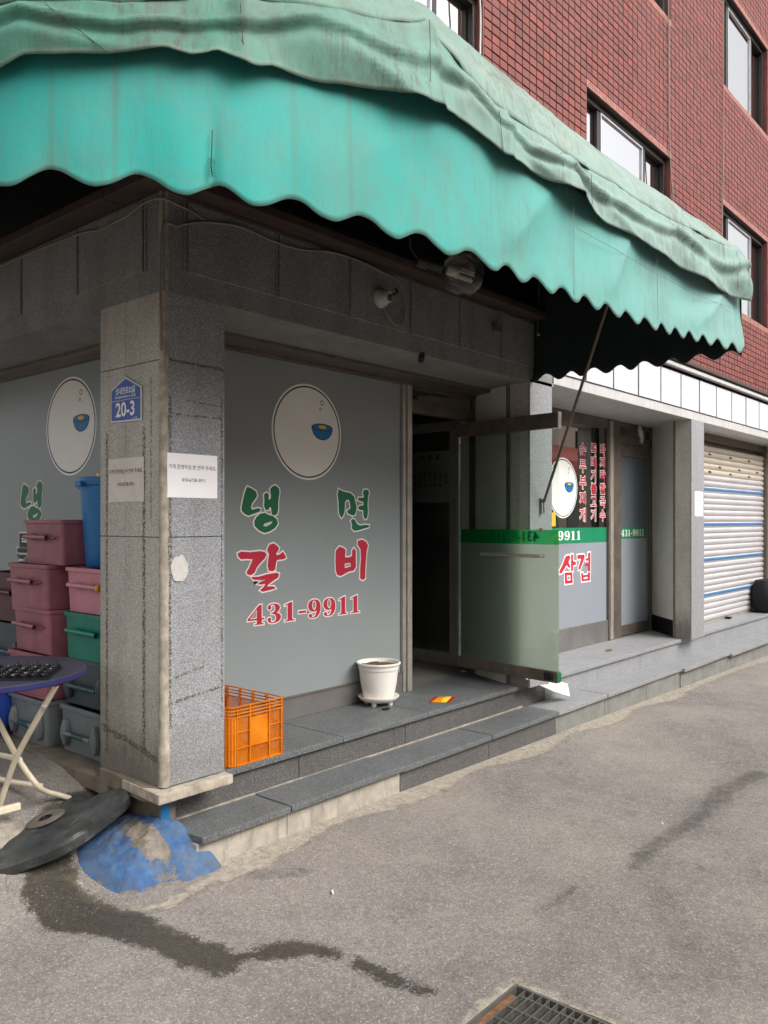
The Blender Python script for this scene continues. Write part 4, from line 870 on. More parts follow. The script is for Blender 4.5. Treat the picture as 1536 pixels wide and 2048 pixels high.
FOLD = [(0, 12), (240, 8), (500, 0), (600, 12), (700, 28), (768, 42), (830, 44), (855, 40), (873, 75), (933, 150), (993, 215), (1055, 258), (1118, 300), (1218, 365), (1318, 428), (1400, 468), (1468, 502), (1490, 515)]
SILH = [(700, -40), (768, -16), (823, 0), (848, 12), (883, 45), (960, 110), (1068, 200), (1168, 280), (1318, 385), (1443, 475), (1468, 497), (1482, 512)]
fs, fz = profile(FLAP, 0.035); ds, dz = profile(FOLD, 0.02); ts, tz = profile(SILH, -0.12)
zflap = lambda s: float(np.interp(s, fs, fz)); zfold = lambda s: float(np.interp(s, ds, dz)); ztop = lambda s: max(float(np.interp(s, ts, tz)), zfold(s) + 0.05)
DROPS = [-140, 20, 192, 367, 510, 660, 785, 892, 981, 1041, 1098, 1145, 1187, 1230, 1269, 1307, 1335, 1363, 1389, 1416, 1447, 1474]
dl = sorted(hit(u)[0] for u in DROPS[1:])
dl = dl + [dl[-1] + 0.27 * (k + 1) for k in range(30)]; dph = [2 * math.pi * i for i in range(len(dl))]
dl = [dl[0] - 0.15] + dl; dph = [-2 * math.pi] + dph
def scallop(s): return -0.026 * math.cos(float(np.interp(s, dl, dph)))
nz = lambda x, y, z=0.0: noise.noise(Vector((x, y, z)))
aw = empty('fabric_awning', 'weathered green fabric awning with scalloped valance wrapping round the corner over the shop', 'awning')
def sheet(name, fn, s0, s1, ns, nv, mat, attr=None, thick=0.004, lining='awning_lining'):
    vs = []; E_ = []; Sm = []
    for i in range(ns + 1):
        s = s0 + (s1 - s0) * i / ns
        for k in range(nv + 1):
            p, e, sm = fn(s, k / nv); vs.append(tuple(p)); E_.append(e); Sm.append(sm)
    fs_ = [(i * (nv + 1) + k, (i + 1) * (nv + 1) + k, (i + 1) * (nv + 1) + k + 1, i * (nv + 1) + k + 1) for i in range(ns) for k in range(nv)]
    me = bpy.data.meshes.new(name); me.from_pydata(vs, [], fs_); me.materials.append(M[mat]); me.materials.append(M[lining])
    me.polygons.foreach_set('use_smooth', [True] * len(fs_))
    for nm, arr in (('edge', E_), ('seam', Sm)):
        a = me.attributes.new(nm, 'FLOAT', 'POINT'); a.data.foreach_set('value', arr)
    o = bpy.data.objects.new(name, me); COL.objects.link(o); o.parent = aw
    m = o.modifiers.new('cloth', 'SOLIDIFY'); m.thickness = thick; m.material_offset = 1; m.material_offset_rim = 0; m.offset = 1.0; m.use_even_offset = False
    return o
SEAM_L = [hit(u)[0] for u in (103, 232, 590, 700, 1145)]
def seamval(s, L, w): return max([0.0] + [1 - abs(s - q) / w for q in L])
def f_valance(s, v):
    zt = zflap(s) + 0.10; zb = ZL + scallop(s) + 0.004 * nz(s * 20, 3); z = zt + (zb - zt) * v
    far = min(1, max(0, (3.3 - s) / 1.2)) if s < 3.3 else 0.1
    diag = (1 - abs(math.sin((s * 3.6 + z * 3.8) + 0.9 * nz(s * 1.3, z * 1.3, 5)))) ** 2 * 1.6 - 0.5; fold = 0.02 * far * diag * math.sin(math.pi * min(1, v * 1.1))
    off = -0.012 + 0.018 * v + fold + 0.010 * nz(s * 2.2, z * 2.5, 1) + 0.006 * math.cos(float(np.interp(s, dl, dph))) * v * v * min(1, (s + 0.3) / 2)
    sd_ = s - SPL
    off -= 0.016 * math.exp(-(sd_ / 0.02) ** 2) * max(0, (v - 0.45)) * 2
    P = plan(s) + nrm(s) * off; e = max(0.0, 1 - (z - zb) / 0.02) * 0.5 + 0.35 * max(0, nz(s * 5, z * 5, 8)) * v
    return (P.x, P.y, z), e, min(1.0, 0.95 * seamval(s, SEAM_L, 0.016) * (0.6 + 0.4 * nz(s * 9, z * 6, 4)))
SPL = hit(424)[0]
sheet('valance', f_valance, 0.0, LEN, 620, 26, 'awning_fresh')
UP_SEAM = [hit(u)[0] for u in (480, 857, 998, 1133)]
def f_flap(s, v):
    a, b = zfold(s), zflap(s); z = a + (b - a) * v
    far = 1.0 if s < 3.2 else max(0.35, 1 - (s - 3.2))
    drape = 0.0
    for q in range(3): drape += math.sin(s * (6.1 + 3.7 * q) + (3.0 - 1.2 * q) * v * (1 + 0.6 * q) + 2.2 * nz(s * 1.5, q * 3.1)) * (0.016, 0.013, 0.009)[q]
    off = 0.02 + 0.02 * v + far * drape * (0.25 + 0.75 * v) + 0.018 * math.sin(math.pi * v) * (0.5 + 0.5 * nz(s * 2, 7)) + 0.006 * nz(s * 12, z * 9, 2)
    ph = s * 3.4 + 2.6 * v + 1.4 * nz(s * 1.1, 4.2); rd = (1 - abs(math.sin(ph))) ** 3; off += 0.034 * far * rd * min(1, v * 2.2) * (0.4 + 0.8 * abs(nz(s * 0.9, 8)))
    sg_ = (s * 1.15 + 0.3 * nz(s, 3.3)) % 1.0; cv = 0.12 + 1.3 * sg_ * (1 - sg_) + 0.10 * nz(s * 3, 1); off += 0.020 * math.exp(-((v - cv) / 0.09) ** 2) - 0.012 * math.exp(-((v - cv - 0.17) / 0.10) ** 2)
    for q in UP_SEAM: off += 0.018 * math.exp(-((s - q) / 0.03) ** 2)
    P = plan(s) + nrm(s) * off
    e = max(0.0, 1 - (z - b) / 0.02) * 0.7 + 0.5 * max(0, nz(s * 4, z * 6, 3)) * (1 - v)
    return (P.x, P.y, z), min(1, e), min(1.0, seamval(s, UP_SEAM, 0.008))
sheet('upper_flap', f_flap, -0.0, LEN, 560, 18, 'awning_faded')
def f_top(s, v):
    a, b = ztop(s), zfold(s); z = a + (b - a) * v; off = -0.12 + 0.14 * v + 0.012 * nz(s * 5, v * 2.5, 9) + 0.008 * nz(s * 13, v * 3, 2) + 0.02 * math.sin(math.pi * v)
    P = plan(s) + nrm(s) * off
    return (P.x, P.y, z + 0.004 * nz(s * 3, v * 2)), 0.25 + 0.5 * max(0, nz(s * 3, z * 9, 6)), 0.0
sheet('top_band', f_top, 0.0, LEN, 300, 8, 'awning_faded')
def f_roof(s, v):
    p = plan(s) + nrm(s) * -0.12
    q = Vector((max(p.x, -0.0), max(p.y, -0.0)))
    if q.x > 0 and q.y > 0: q.y = 0.0
    P = q + (p - q) * v; a = ztop(s); z = a + 0.16 * (1 - v)
    return (P.x, P.y, z - 0.02 * math.sin(math.pi * v)), 0.2, 0.0
sheet('roof_sheet', f_roof, 0.0, LEN, 240, 8, 'awning_faded')
# end curtain on the far side
def make_side():
    ny, nv = 90, 16; x0, x1 = 3.19, 3.20; vs = []
    top0 = ztop(0.02)
    for i in range(ny + 1):
        y = -0.002 - 1.475 * i / ny; f = i / ny
        zt = (top0 + 0.16 * (1 - f)) if f < 0.93 else top0 + (2.93 - top0) * (f - 0.93) / 0.07
        zb = ZL - 0.012 - 0.024 * math.cos(2 * math.pi * (y + 0.03) / 0.183)
        for k in range(nv + 1):
            v = k / nv; z = zt + (zb - zt) * v; vs.append((x0 + 0.018 * f + 0.010 * nz(y * 5, z * 3, 11) + 0.012 * math.sin(y * 17) * v, y, z))
    fs_ = [(i * (nv + 1) + k, i * (nv + 1) + k + 1, (i + 1) * (nv + 1) + k + 1, (i + 1) * (nv + 1) + k) for i in range(ny) for k in range(nv)]
    me = bpy.data.meshes.new('end_curtain'); me.from_pydata(vs, [], fs_); me.materials.append(M['awning_faded']); me.materials.append(M['awning_lining'])
    me.polygons.foreach_set('use_smooth', [True] * len(fs_))
    bm = bmesh.new(); bm.from_mesh(me); bm.faces.ensure_lookup_table()
    if bm.faces[0].normal.x < 0: bmesh.ops.reverse_faces(bm, faces=bm.faces)
    bm.to_mesh(me); bm.free()
    o = bpy.data.objects.new('end_curtain', me); COL.objects.link(o); o.parent = aw
    m = o.modifiers.new('cloth', 'SOLIDIFY'); m.thickness = 0.004; m.material_offset = 1; m.material_offset_rim = 0; m.offset = -1.0
make_side()
MB().box(-0.03, 3.22, -0.026, -0.0115, 3.1215, 3.80).build('shade_panel', 'pipe_black', aw); MB().box(-0.03, -0.0115, -0.0110, 4.2, 3.1215, 3.80).build('shade_panel', 'pipe_black', aw)  # added black panels, the shade under the awning put into their colour
# frame under the cloth
fb = [(plan(s).x - nrm(s).x * 0.10, plan(s).y - nrm(s).y * 0.10, 3.06) for s in [0.05 + LEN * 0.97 * i / 60 for i in range(61)]]
MB().tube(fb, 0.018, 8).build('front_bar', 'pipe_black', aw, True)
for x in (0.4, 1.35, 2.3, 3.1):
    s = min(((abs(plan(q * LEN / 400).x - x), q * LEN / 400) for q in range(400) if plan(q * LEN / 400).y < -0.9))[1]; p = plan(s)
    MB().tube([(x, 0.0, 3.35), (p.x, p.y + 0.10, 3.06)], 0.014, 6).build('roof_strut', 'pipe_black', aw, True)
for y in (0.6, 1.8, 3.0): MB().tube([(0, y, 3.35), (-1.03, y, 3.06)], 0.014, 6).build('roof_strut', 'pipe_black', aw, True)
MB().tube([(3.295, -0.035, 1.70), (2.83, -0.82, 3.10)], 0.0105, 10).build('support_arm', 'steel_dark', aw, True)
MB().box(3.285, 3.305, -0.012, 0.0, 1.60, 1.72).tube([(3.295, -0.012, 1.70), (3.295, -0.045, 1.70)], 0.012, 8).tube([(3.295, -0.03, 1.70), (3.298, -0.032, 1.61)], 0.006, 6).build('arm_bracket', 'steel_dark', aw)
MB().tube([(3.14, -0.07, 2.94), (3.145, -0.08, 3.30)], 0.003, 6).tube([(3.12, -0.09, 2.90), (3.15, -0.06, 2.93)], 0.012, 6).build('pull_cord', 'cable_grey', aw)
def seamline(name, pts, off, mat='cable_black', r=0.0012):
    P = []
    for u, v in pts:
        s, D = hit(u, off); q = plan(s) + nrm(s) * (off + 0.006); P.append((q.x, q.y, EYE[2] + (CY - v) / F * D))
    MB().tube(P, r, 5).build(name, mat, aw)
seamline('stitch', [(424, 262), (423, 290), (421, 330), (424, 352)], 0.008, r=0.0016)
for pts in ([(1145, 412), (1146, 592)], [(1312, 512), (1314, 640)]): seamline('seam', pts, 0.012, 'cable_grey', 0.0011)
seamline('seam', [(1150, 456), (1230, 500), (1300, 542), (1390, 590), (1466, 618)], 0.012, 'cable_grey', 0.0010)
for pts in ([(857, 42), (858, 90), (859, 204)], [(480, 8), (483, 60), (489, 130)], [(996, 222), (1000, 262), (1005, 308)], [(1120, 306), (1125, 340), (1134, 392)], [(1180, 350), (1182, 410)], [(92, 10), (150, 55), (214, 106)]): seamline('seam', pts, 0.052, 'cable_black', 0.0013)  # last diagonal is a cloth crease, its shade drawn as a dark line
mb = MB()
for k in range(13):
    v = 318 + k * 3; s, D = hit(422, .012); z = EYE[2] + (CY - v) / F * D; w = 0.010 + 0.008 * abs(nz(k * 1.3, 2)); a = plan(s - w) + nrm(s) * 0.016; b = plan(s + w) + nrm(s) * 0.016
    mb.tube([(a.x, a.y, z), (b.x, b.y, z + 0.004 * nz(k, 5))], 0.0007, 4)
mb.build('stitches', 'cable_black', aw)

# ================================================================== OPPOSITE BUILDING (seen in the reflections)
ob = empty('beige_building', 'beige building with a red awning across the street, seen reflected in the clear shop window', 'building')
mb = MB(); mb.box(-14, 44, -11.5, -8.4, 0, 4.9); mb.build('wall', 'opposite_wall', ob)
for i in range(12):
    x = -10 + i * 3.6
    f = MB(); frame_rect(f, x, x + 1.6, 3.55, 4.5, 0.06, -8.399, -8.34); f = f.build('window', 'window_frame', ob); box('pane', 'glass_upper', x + .06, x + 1.54, -8.38, -8.37, 3.61, 4.44, f)
    box('shutter', 'opposite_shutter', x - 0.6, x + 2.4, -8.398, -8.36, 0.1, 2.6, ob)
MB().add([(8, -8.39, 3.95), (30, -8.39, 3.95), (30, -7.3, 3.35), (8, -7.3, 3.35), (8, -7.3, 3.0), (30, -7.3, 3.0)], [(0, 1, 2, 3), (3, 2, 5, 4)]).build('awning', 'opposite_red', ob)

# ================================================================== THINGS ON THE FRONT
# house number sign
sg = empty('house_number_sign', 'blue house-shaped number plate reading 20-3 on the granite corner pillar', 'sign')
def sgn(y, z): return (-0.004, y, z)
y0, y1, yc = 0.156, 0.413, 0.2845
plate = [(-y1, 2.016), (-y0, 2.010), (-y0, 2.165), (-yc, 2.222), (-y1, 2.17)]
def slab_x(pts, x0, x1, mat, name, parent, bev=0.002):
    n = len(pts); vs = [(x1, -a, z) for a, z in pts] + [(x0, -a, z) for a, z in pts]
    fs = [tuple(range(n)), tuple(reversed(range(n, 2 * n)))] + [(i, (i + 1) % n, n + (i + 1) % n, n + i) for i in range(n)]
    return MB().add(vs, fs).build(name, mat, parent, bevel=bev)
slab_x(plate, -0.003, -0.009, 'sign_edge', 'plate', sg); slab_x(grow(plate, -0.008), -0.0092, -0.0105, 'sign_blue', 'blue_face', sg, 0.0)
OS = Vector((-0.0106, yc, 0))
text('street_name', '성내천로32길', 'white_print', OS + AZ * 2.156, ML, AZ, 0.036, sg, 0.0006, 0.82)
text('street_name', 'Seongnaecheon-ro 32-gil', 'white_print', OS + AZ * 2.131, ML, AZ, 0.018, sg, 0.0002, 0.95)
box('divider', 'sign_edge', -0.0112, -0.0106, y0 + 0.012, y1 - 0.012, 2.114, 2.116, sg)
text('house_number', '20-3', 'white_print', OS + AZ * 2.068, ML, AZ, 0.092, sg, 0.0022, 0.98)
text('small_print', '1 · 상가동', 'white_print', OS + AZ * 2.024 + ML * 0.075, ML, AZ, 0.012, sg, 0, 1)
# paper notices
def notice(name, O, U, w, h, label, mat, crumple, faint=False):
    t = empty(name, label, 'paper notice'); t.name = name; N = U.cross(AZ); n = 14; vs = []
    for i in range(n + 1):
        for k in range(n + 1):
            a = w * (i / n - .5); b = h * (k / n - .5); vs.append(O + U * a + AZ * b + N * (0.0022 + crumple * (0.5 + 0.5 * nz(a * 22, b * 22, 1))))
    fs_ = [(i * (n + 1) + k, (i + 1) * (n + 1) + k, (i + 1) * (n + 1) + k + 1, i * (n + 1) + k + 1) for i in range(n) for k in range(n)]
    MB().add(vs, fs_).build('sheet', mat, t, True)
    L = 0.0028 + crumple
    text('line', '가게 운영하실 분 연락 주세요.', 'black_print', O + AZ * h * 0.19, U, AZ, w * 0.083, t, 0.0, 0.93, L)
    text('line', '010-6738-3911', 'black_print', O + AZ * -h * 0.10 + U * w * 0.02, U, AZ, w * 0.082, t, 0.0, 0.95, L)
    return t
notice('paper_notice', Vector((0.159, 0, 1.756)), AX, 0.277, 0.20, 'clean white paper notice taped to the street-front face of the corner pillar', 'paper', 0.0006)
notice('paper_notice', Vector((-0.0, 0.295, 1.742)), ML, 0.300, 0.205, 'faded paper notice on the pillar side face under the blue number plate', 'paper_old', 0.0012)
t = empty('paper_notice', 'small white paper notice on the far granite pillar beside the roller shutter', 'paper notice')
box('sheet', 'paper', 6.46, 6.70, -0.0035, -0.001, 1.60, 1.86, t); text('line', '연락 주세요', 'black_print', Vector((6.58, -0.0035, 1.76)), AX, AZ, 0.03, t)
# torn plastic scrap on the pillar
mb = MB(); n = 22; R_ = 0.052; vs = [(0.085, -0.006, 1.335)]
for r_ in (0.5, 1.0):
    for k in range(n):
        a = 2 * math.pi * k / n; q = R_ * r_ * (1 + 0.25 * nz(k * .9, r_ * 3)) ; vs.append((0.085 + q * math.cos(a) * 0.9, -0.004 - 0.006 * abs(nz(k * 1.1, r_ * 5)) * (2 - r_), 1.335 + q * math.sin(a) * 1.15))
fs_ = [(0, 1 + k, 1 + (k + 1) % n) for k in range(n)] + [(1 + k, 1 + n + k, 1 + n + (k + 1) % n, 1 + (k + 1) % n) for k in range(n)]
tag(MB().add(vs, fs_).build('plastic_scrap', 'plastic_bag', None, True), 'pale crumpled plastic scrap stuck to the granite pillar below the white notice', 'plastic scrap')
# cables
def cable(pts, r, mat, label, name='cable'):
    P = catmull3(pts); return tag(MB().tube(P, r, 6).build(name, mat, None, True), label, 'cable')
def catmull3(P, n=6):
    out = []
    for i in range(len(P) - 1):
        p0, p1, p2, p3 = [Vector(P[max(0, min(len(P) - 1, i + k))]) for k in (-1, 0, 1, 2)]
        for k in range(n):
            t = k / n; out.append(0.5 * ((2 * p1) + (p2 - p0) * t + (2 * p0 - 5 * p1 + 4 * p2 - p3) * t * t + (3 * p1 - p0 - 3 * p2 + p3) * t ** 3))
    out.append(Vector(P[-1])); return out
cable([(-.022, -.022, 2.30), (-.022, -.022, 2.815), (0.06, -.024, 2.87), (.151, -.02, 2.912), (.25, -.02, 2.94), (.428, -.02, 2.967), (.62, -.02, 2.952), (.824, -.02, 2.958), (1.05, -.02, 3.0), (1.286, -.02, 3.005), (1.48, -.022, 2.985), (1.60, -.025, 2.97), (1.653, -.03, 2.867), (1.645, -.03, 2.745), (1.57, -.03, 2.703), (1.49, -.03, 2.755), (1.47, -.03, 2.80)], 0.006, 'cable_grey', 'grey cable running from the pillar corner along the frieze to the porcelain lamp socket')
cable([(-.02, 3.6, 2.70), (-.02, 2.62, 2.78), (-.02, 2.5, 3.0), (-.02, 2.3, 2.985), (-.02, 1.4, 2.99), (-.02, .696, 2.975), (-.02, .508, 2.952), (-.02, .38, 2.955), (-.02, .247, 2.962), (-.02, .10, 2.985), (-.015, -.015, 2.975), (.08, -.02, 2.965), (.137, -.02, 2.960), (.21, -.02, 2.94)], 0.0055, 'cable_grey', 'grey cable sagging along the left side frieze and ending at the pillar corner')
cable([(5.66, -.03, 8.9), (5.69, -.03, 6.6), (5.72, -.03, 5.2), (5.86, -.03, 4.4), (5.95, -.03, 3.3)], 0.006, 'cable_grey', 'thin pale cable hanging down the brick wall just right of the nearer window')
cable([(7.25, -.03, 8.9), (7.26, -.03, 6.6), (7.24, -.03, 5.5), (7.20, -.03, 4.4), (7.19, -.03, 3.3)], 0.006, 'cable_grey', 'thin pale cable hanging down the brick wall left of the farther windows')
cable([(2.44, -.03, 8.0), (2.44, -.03, 5.4), (2.46, -.03, 4.9), (2.44, -.03, 4.3), (2.44, -.02, 3.6)], 0.007, 'porcelain', 'white cable beside the edge of the leftmost upper window')
# wall lamp socket, small bracket
def socket(x, z, label, r):
    t = empty('lamp_socket', label, 'lamp socket')
    MB().lathe([(0.0, 0.0), (r, 0.0), (r, 0.018), (r * 0.75, 0.03), (r * 0.62, 0.07), (r * 0.5, 0.075), (r * 0.45, 0.05), (0.0, 0.05)], (0, 0, 0), 24).build('porcelain_body', 'porcelain', t, True)
    b = t.children[0]; b.data.transform(Matrix.Translation((x, -0.011, z)) @ Matrix.Rotation(math.radians(90), 4, 'X')); return t
socket(1.456, 2.835, 'round porcelain lamp socket with a looped cable on the dark frieze', 0.055)
MB().tube([(1.47, -.075, 2.84), (1.52, -.09, 2.87), (1.54, -.06, 2.90)], 0.007, 6).build('wire', 'cable_black', [o for o in COL.objects if o.name.startswith('lamp_socket')][0], True)
t = tag(MB().box(2.62, 2.685, -0.05, -0.010, 2.85, 2.895).tube([(2.66, -.03, 2.89), (2.67, -.05, 3.02)], 0.004, 5).build('cable_clip', 'steel_dark', None, bevel=0.006), 'small metal cable clip on the dark frieze right of the globe bulb', 'cable clip')
tag(MB().tube([(1.86, 0.0, 2.585), (1.86, 0.0, 2.56), (1.88, 0.02, 2.545)], 0.02, 8).build('ceiling_hook', 'black_wood', None, True), 'small dark stub under the lintel above the grey window', 'hook')
# big clear bulb
bu = empty('globe_bulb', 'large clear globe bulb hanging sideways under the awning', 'light bulb')
bc = Vector(EYE) + Vector(ray(925, 548)) * 3.75; ax = (Vector(ray(1, 0)) * 0 + Vector((RT[0], RT[1], -0.28)) + Vector((VW[0], VW[1], 0)) * 0.15).normalized()
rot = ax.to_track_quat('Z', 'Y').to_matrix().to_4x4(); MT = Matrix.Translation(bc) @ rot
R0 = 0.102
gl = MB().lathe([(R0 * math.sin(a), -R0 * math.cos(a)) for a in [0.30 + (math.pi - 0.31) * i / 20 for i in range(21)]], (0, 0, 0), 36).build('glass_globe', 'glass_bulb', bu, True); gl.data.transform(MT)
b2 = MB().lathe([(0.030, -R0 * 0.95), (0.030, -R0 * 1.1), (0.026, -R0 * 1.15), (0.026, -R0 * 1.6), (0.034, -R0 * 1.65), (0.034, -R0 * 2.1), (0.0, -R0 * 2.12)], (0, 0, 0), 20).build('socket', 'black_wood', bu, True); b2.data.transform(MT)
b3 = MB().lathe([(0.0, -0.075), (0.024, -0.075), (0.026, -0.05), (0.024, -0.03), (0.028, -0.028), (0.028, -0.02), (0, -0.02)], (0, 0, 0), 20).build('stem', 'porcelain', bu, True); b3.data.transform(MT)
mb = MB()
for k in range(6):
    a = 2 * math.pi * k / 6; mb.tube([(0.022 * math.cos(a), 0.022 * math.sin(a), -0.03), (0.022 * math.cos(a), 0.022 * math.sin(a), 0.052)], 0.0045, 6)
mb.build('filament', 'curtain_cloth', bu, True).data.transform(MT)
p0 = MT @ Vector((0, 0, -R0 * 2.1)); MB().tube([p0, p0 + Vector((-0.03, 0.02, 0.05)), p0 + Vector((-0.02, 0.05, 0.55))], 0.006, 6).build('cord', 'cable_black', bu, True)

# ================================================================== THINGS ON THE STEP
# orange crate
cr = empty('plastic_crate', 'open orange plastic crate with lattice sides on the step beside the corner pillar', 'crate')
def crate_wall(name, A, B, z0, z1, inward, solid):
    """one side between two plan points: ribs, rim bars, lattice windows"""
    A = Vector(A); B = Vector(B); U = (B - A).normalized(); L = (B - A).length; H = z1 - z0; N = inward
    def bx(mb, a0, a1, b0, b1, n0, n1):
        vs = [(A.x + U.x * a + N.x * n, A.y + U.y * a + N.y * n, z0 + b) for b in (b0, b1) for a, n in ((a0, n0), (a1, n0), (a1, n1), (a0, n1))]
        mb.add(vs, [(0, 3, 2, 1), (4, 5, 6, 7), (0, 1, 5, 4), (1, 2, 6, 5), (2, 3, 7, 6), (3, 0, 4, 7)])
    fr = MB(); rim = [H - 0.006, H - 0.024, H - 0.040, H - 0.058]
    for b in rim: bx(fr, 0, L, b, b + 0.005, -0.004, 0.004)
    bx(fr, 0, L, 0.0, 0.006, -0.004, 0.005)
    cols = [0.0, L * 0.28, L * 0.72, L] if solid else [0.0, L * 0.25, L * 0.5, L * 0.75, L]; rows = [0.006, H * 0.29, H * 0.56, H - 0.058]
    for c in cols: bx(fr, max(0, c - 0.0035), min(L, c + 0.0035), 0, H, -0.005, 0.010)
    for r in rows[1:-1]: bx(fr, 0, L if not solid else cols[1], r - 0.0015, r + 0.0015, -0.004, 0.010); 
    if solid:
        bx(fr, cols[2], L, rows[1] - .0015, rows[1] + .0015, -.004, .01); bx(fr, cols[2], L, rows[2] - .0015, rows[2] + .0015, -.004, .01); bx(fr, cols[1], cols[2], rows[1] - .0015, rows[1] + .0015, -.004, .01)
        bx(fr, cols[1], cols[2], rows[1], rows[3] - 0.012, 0.004, 0.007)
    fr.build(name, 'crate_orange', cr)
    la = MB()
    for ci in range(len(cols) - 1):
        for ri in range(3):
            if solid and ci == 1 and ri > 0: continue
            a0, a1, b0, b1 = cols[ci] + .0035, cols[ci + 1] - .0035, rows[ri], rows[ri + 1]; w, h = a1 - a0, b1 - b0; st = 0.0125
            for sg_ in (1, -1):
                k = -h if sg_ > 0 else 0.0; lim = w if sg_ > 0 else w + h
                while k < lim:
                    k += st
                    if sg_ > 0: p = (max(0, k), max(0, -k)); q = (min(w, k + h), min(h, w - k))
                    else: p = (max(0, k - h), min(h, k)); q = (min(w, k), max(0, k - w))
                    if q[0] - p[0] < 0.004: continue
                    d = Vector((q[0] - p[0], q[1] - p[1])).normalized(); nn = Vector((-d.y, d.x)) * 0.0013; nf = 0.0045 if sg_ > 0 else 0.0058
                    vs = []
                    for n_ in (nf, nf + 0.0012):
                        for (c_, e_) in ((Vector(p) - nn, 0), (Vector(q) - nn, 0), (Vector(q) + nn, 0), (Vector(p) + nn, 0)):
                            vs.append((A.x + U.x * (a0 + c_.x) + N.x * n_, A.y + U.y * (a0 + c_.x) + N.y * n_, z0 + b0 + c_.y))
                    la.add(vs, [(0, 1, 2, 3), (7, 6, 5, 4), (0, 4, 5, 1), (2, 6, 7, 3)])
    la.build('lattice', 'crate_orange', cr, kind='stuff')
cx0, cx1, cy0, cy1, cz0, cz1 = 0.452, 0.822, 0.112, 0.60, 0.322, 0.622; ch = 0.055
crate_wall('side_panel', (cx0 + ch, cy0), (cx1 - 0.02, cy0), cz0, cz1, Vector((0, 1, 0)), True)
crate_wall('side_panel', (cx1 - 0.02, cy1), (cx0 + ch, cy1), cz0, cz1, Vector((0, -1, 0)), True)
crate_wall('side_panel', (cx1, cy0 + 0.02), (cx1, cy1 - 0.02), cz0, cz1, Vector((-1, 0, 0)), False)
crate_wall('side_panel', (cx0, cy1 - ch), (cx0, cy0 + ch), cz0, cz1, Vector((1, 0, 0)), False)
def corner(xc, yc, r, a0, a1):
    mb = MB()
    n = 6; H = cz1 - cz0
    def arc(rr): return [(xc + rr * math.cos(a0 + (a1 - a0) * i / n), yc + rr * math.sin(a0 + (a1 - a0) * i / n)) for i in range(n + 1)]
    o_, i_ = arc(r), arc(r - 0.004)
    def band(z0, z1, ou, inn_):
        vs = [(x, y, z) for z in (z0, z1) for x, y in ou] + [(x, y, z) for z in (z0, z1) for x, y in inn_]; m = n + 1; f = []
        for i in range(n): f += [(i, i + 1, m + i + 1, m + i), (2 * m + i + 1, 2 * m + i, 3 * m + i, 3 * m + i + 1), (m + i, m + i + 1, 3 * m + i + 1, 3 * m + i), (i + 1, i, 2 * m + i, 2 * m + i + 1)]
        mb.add(vs, f)
    band(cz0, cz1 - 0.060, o_, i_); oo = arc(r + 0.004)
    for b in (0.006, 0.024, 0.040, 0.058): band(cz1 - b, cz1 - b + 0.005, oo, i_)
    for i in range(n + 1):
        a = a0 + (a1 - a0) * i / n; d = Vector((math.cos(a), math.sin(a))); t_ = Vector((-d.y, d.x)) * 0.0012
        p = Vector((xc, yc)) + d * r; q = Vector((xc, yc)) + d * (r + 0.0045)
        vs = [((p + e * t_).x, (p + e * t_).y, z) for z in (cz0, cz1) for e in (-1, 1)] + [((q + e * t_).x, (q + e * t_).y, z) for z in (cz0, cz1) for e in (-1, 1)]
        mb.add(vs, [(4, 5, 7, 6), (0, 4, 6, 2), (5, 1, 3, 7)])
    for zz in (cz0 + 0.085, cz0 + 0.165): band(zz, zz + 0.003, oo, i_)
    mb.build('corner_post', 'crate_orange', cr)
corner(cx0 + ch, cy0 + ch, ch, math.pi, 1.5 * math.pi); corner(cx0 + ch, cy1 - ch, ch, math.pi / 2, math.pi)
corner(cx1 - 0.02, cy0 + 0.02, 0.02, 1.5 * math.pi, 2 * math.pi); corner(cx1 - 0.02, cy1 - 0.02, 0.02, 0, math.pi / 2)
box('base', 'crate_orange', cx0 + .01, cx1 - .01, cy0 + .008, cy1 - .008, cz0 + .004, cz0 + .009, cr)
# flower pot on its saucer
pc = (2.03, 0.50, 0.32)
fp = empty('flower_pot', 'white plastic flower pot with dry soil on a footed saucer beside the entrance', 'flower pot')
MB().lathe([(0.0, 0.045), (0.098, 0.045), (0.104, 0.055), (0.122, 0.15), (0.130, 0.225), (0.133, 0.24), (0.136, 0.243), (0.136, 0.262), (0.140, 0.268), (0.148, 0.274), (0.149, 0.284), (0.145, 0.287), (0.137, 0.284), (0.131, 0.266), (0.129, 0.25)], pc, 48).build('pot', 'pot_white', fp, True)
mb = MB(); n = 40; vs = [(pc[0], pc[1], pc[2] + 0.258)]
for ri in range(1, 9):
    for k in range(n):
        a = 2 * math.pi * k / n; r_ = 0.131 * ri / 8; x_, y_ = pc[0] + r_ * math.cos(a), pc[1] + r_ * math.sin(a); vs.append((x_, y_, pc[2] + 0.262 + 0.012 * nz(x_ * 45, y_ * 45) + 0.008 * nz(x_ * 120, y_ * 120)))
fs_ = [(0, 1 + k, 1 + (k + 1) % n) for k in range(n)] + [(1 + (ri - 1) * n + k, 1 + ri * n + k, 1 + ri * n + (k + 1) % n, 1 + (ri - 1) * n + (k + 1) % n) for ri in range(1, 8) for k in range(n)]
MB().add(vs, fs_).build('soil', 'soil', fp)
sa = MB().lathe([(0.0, 0.034), (0.100, 0.034), (0.118, 0.046), (0.134, 0.062), (0.139, 0.062), (0.138, 0.056), (0.122, 0.038), (0.108, 0.028), (0.0, 0.026)], pc, 48).build('saucer', 'pot_white', fp, True)
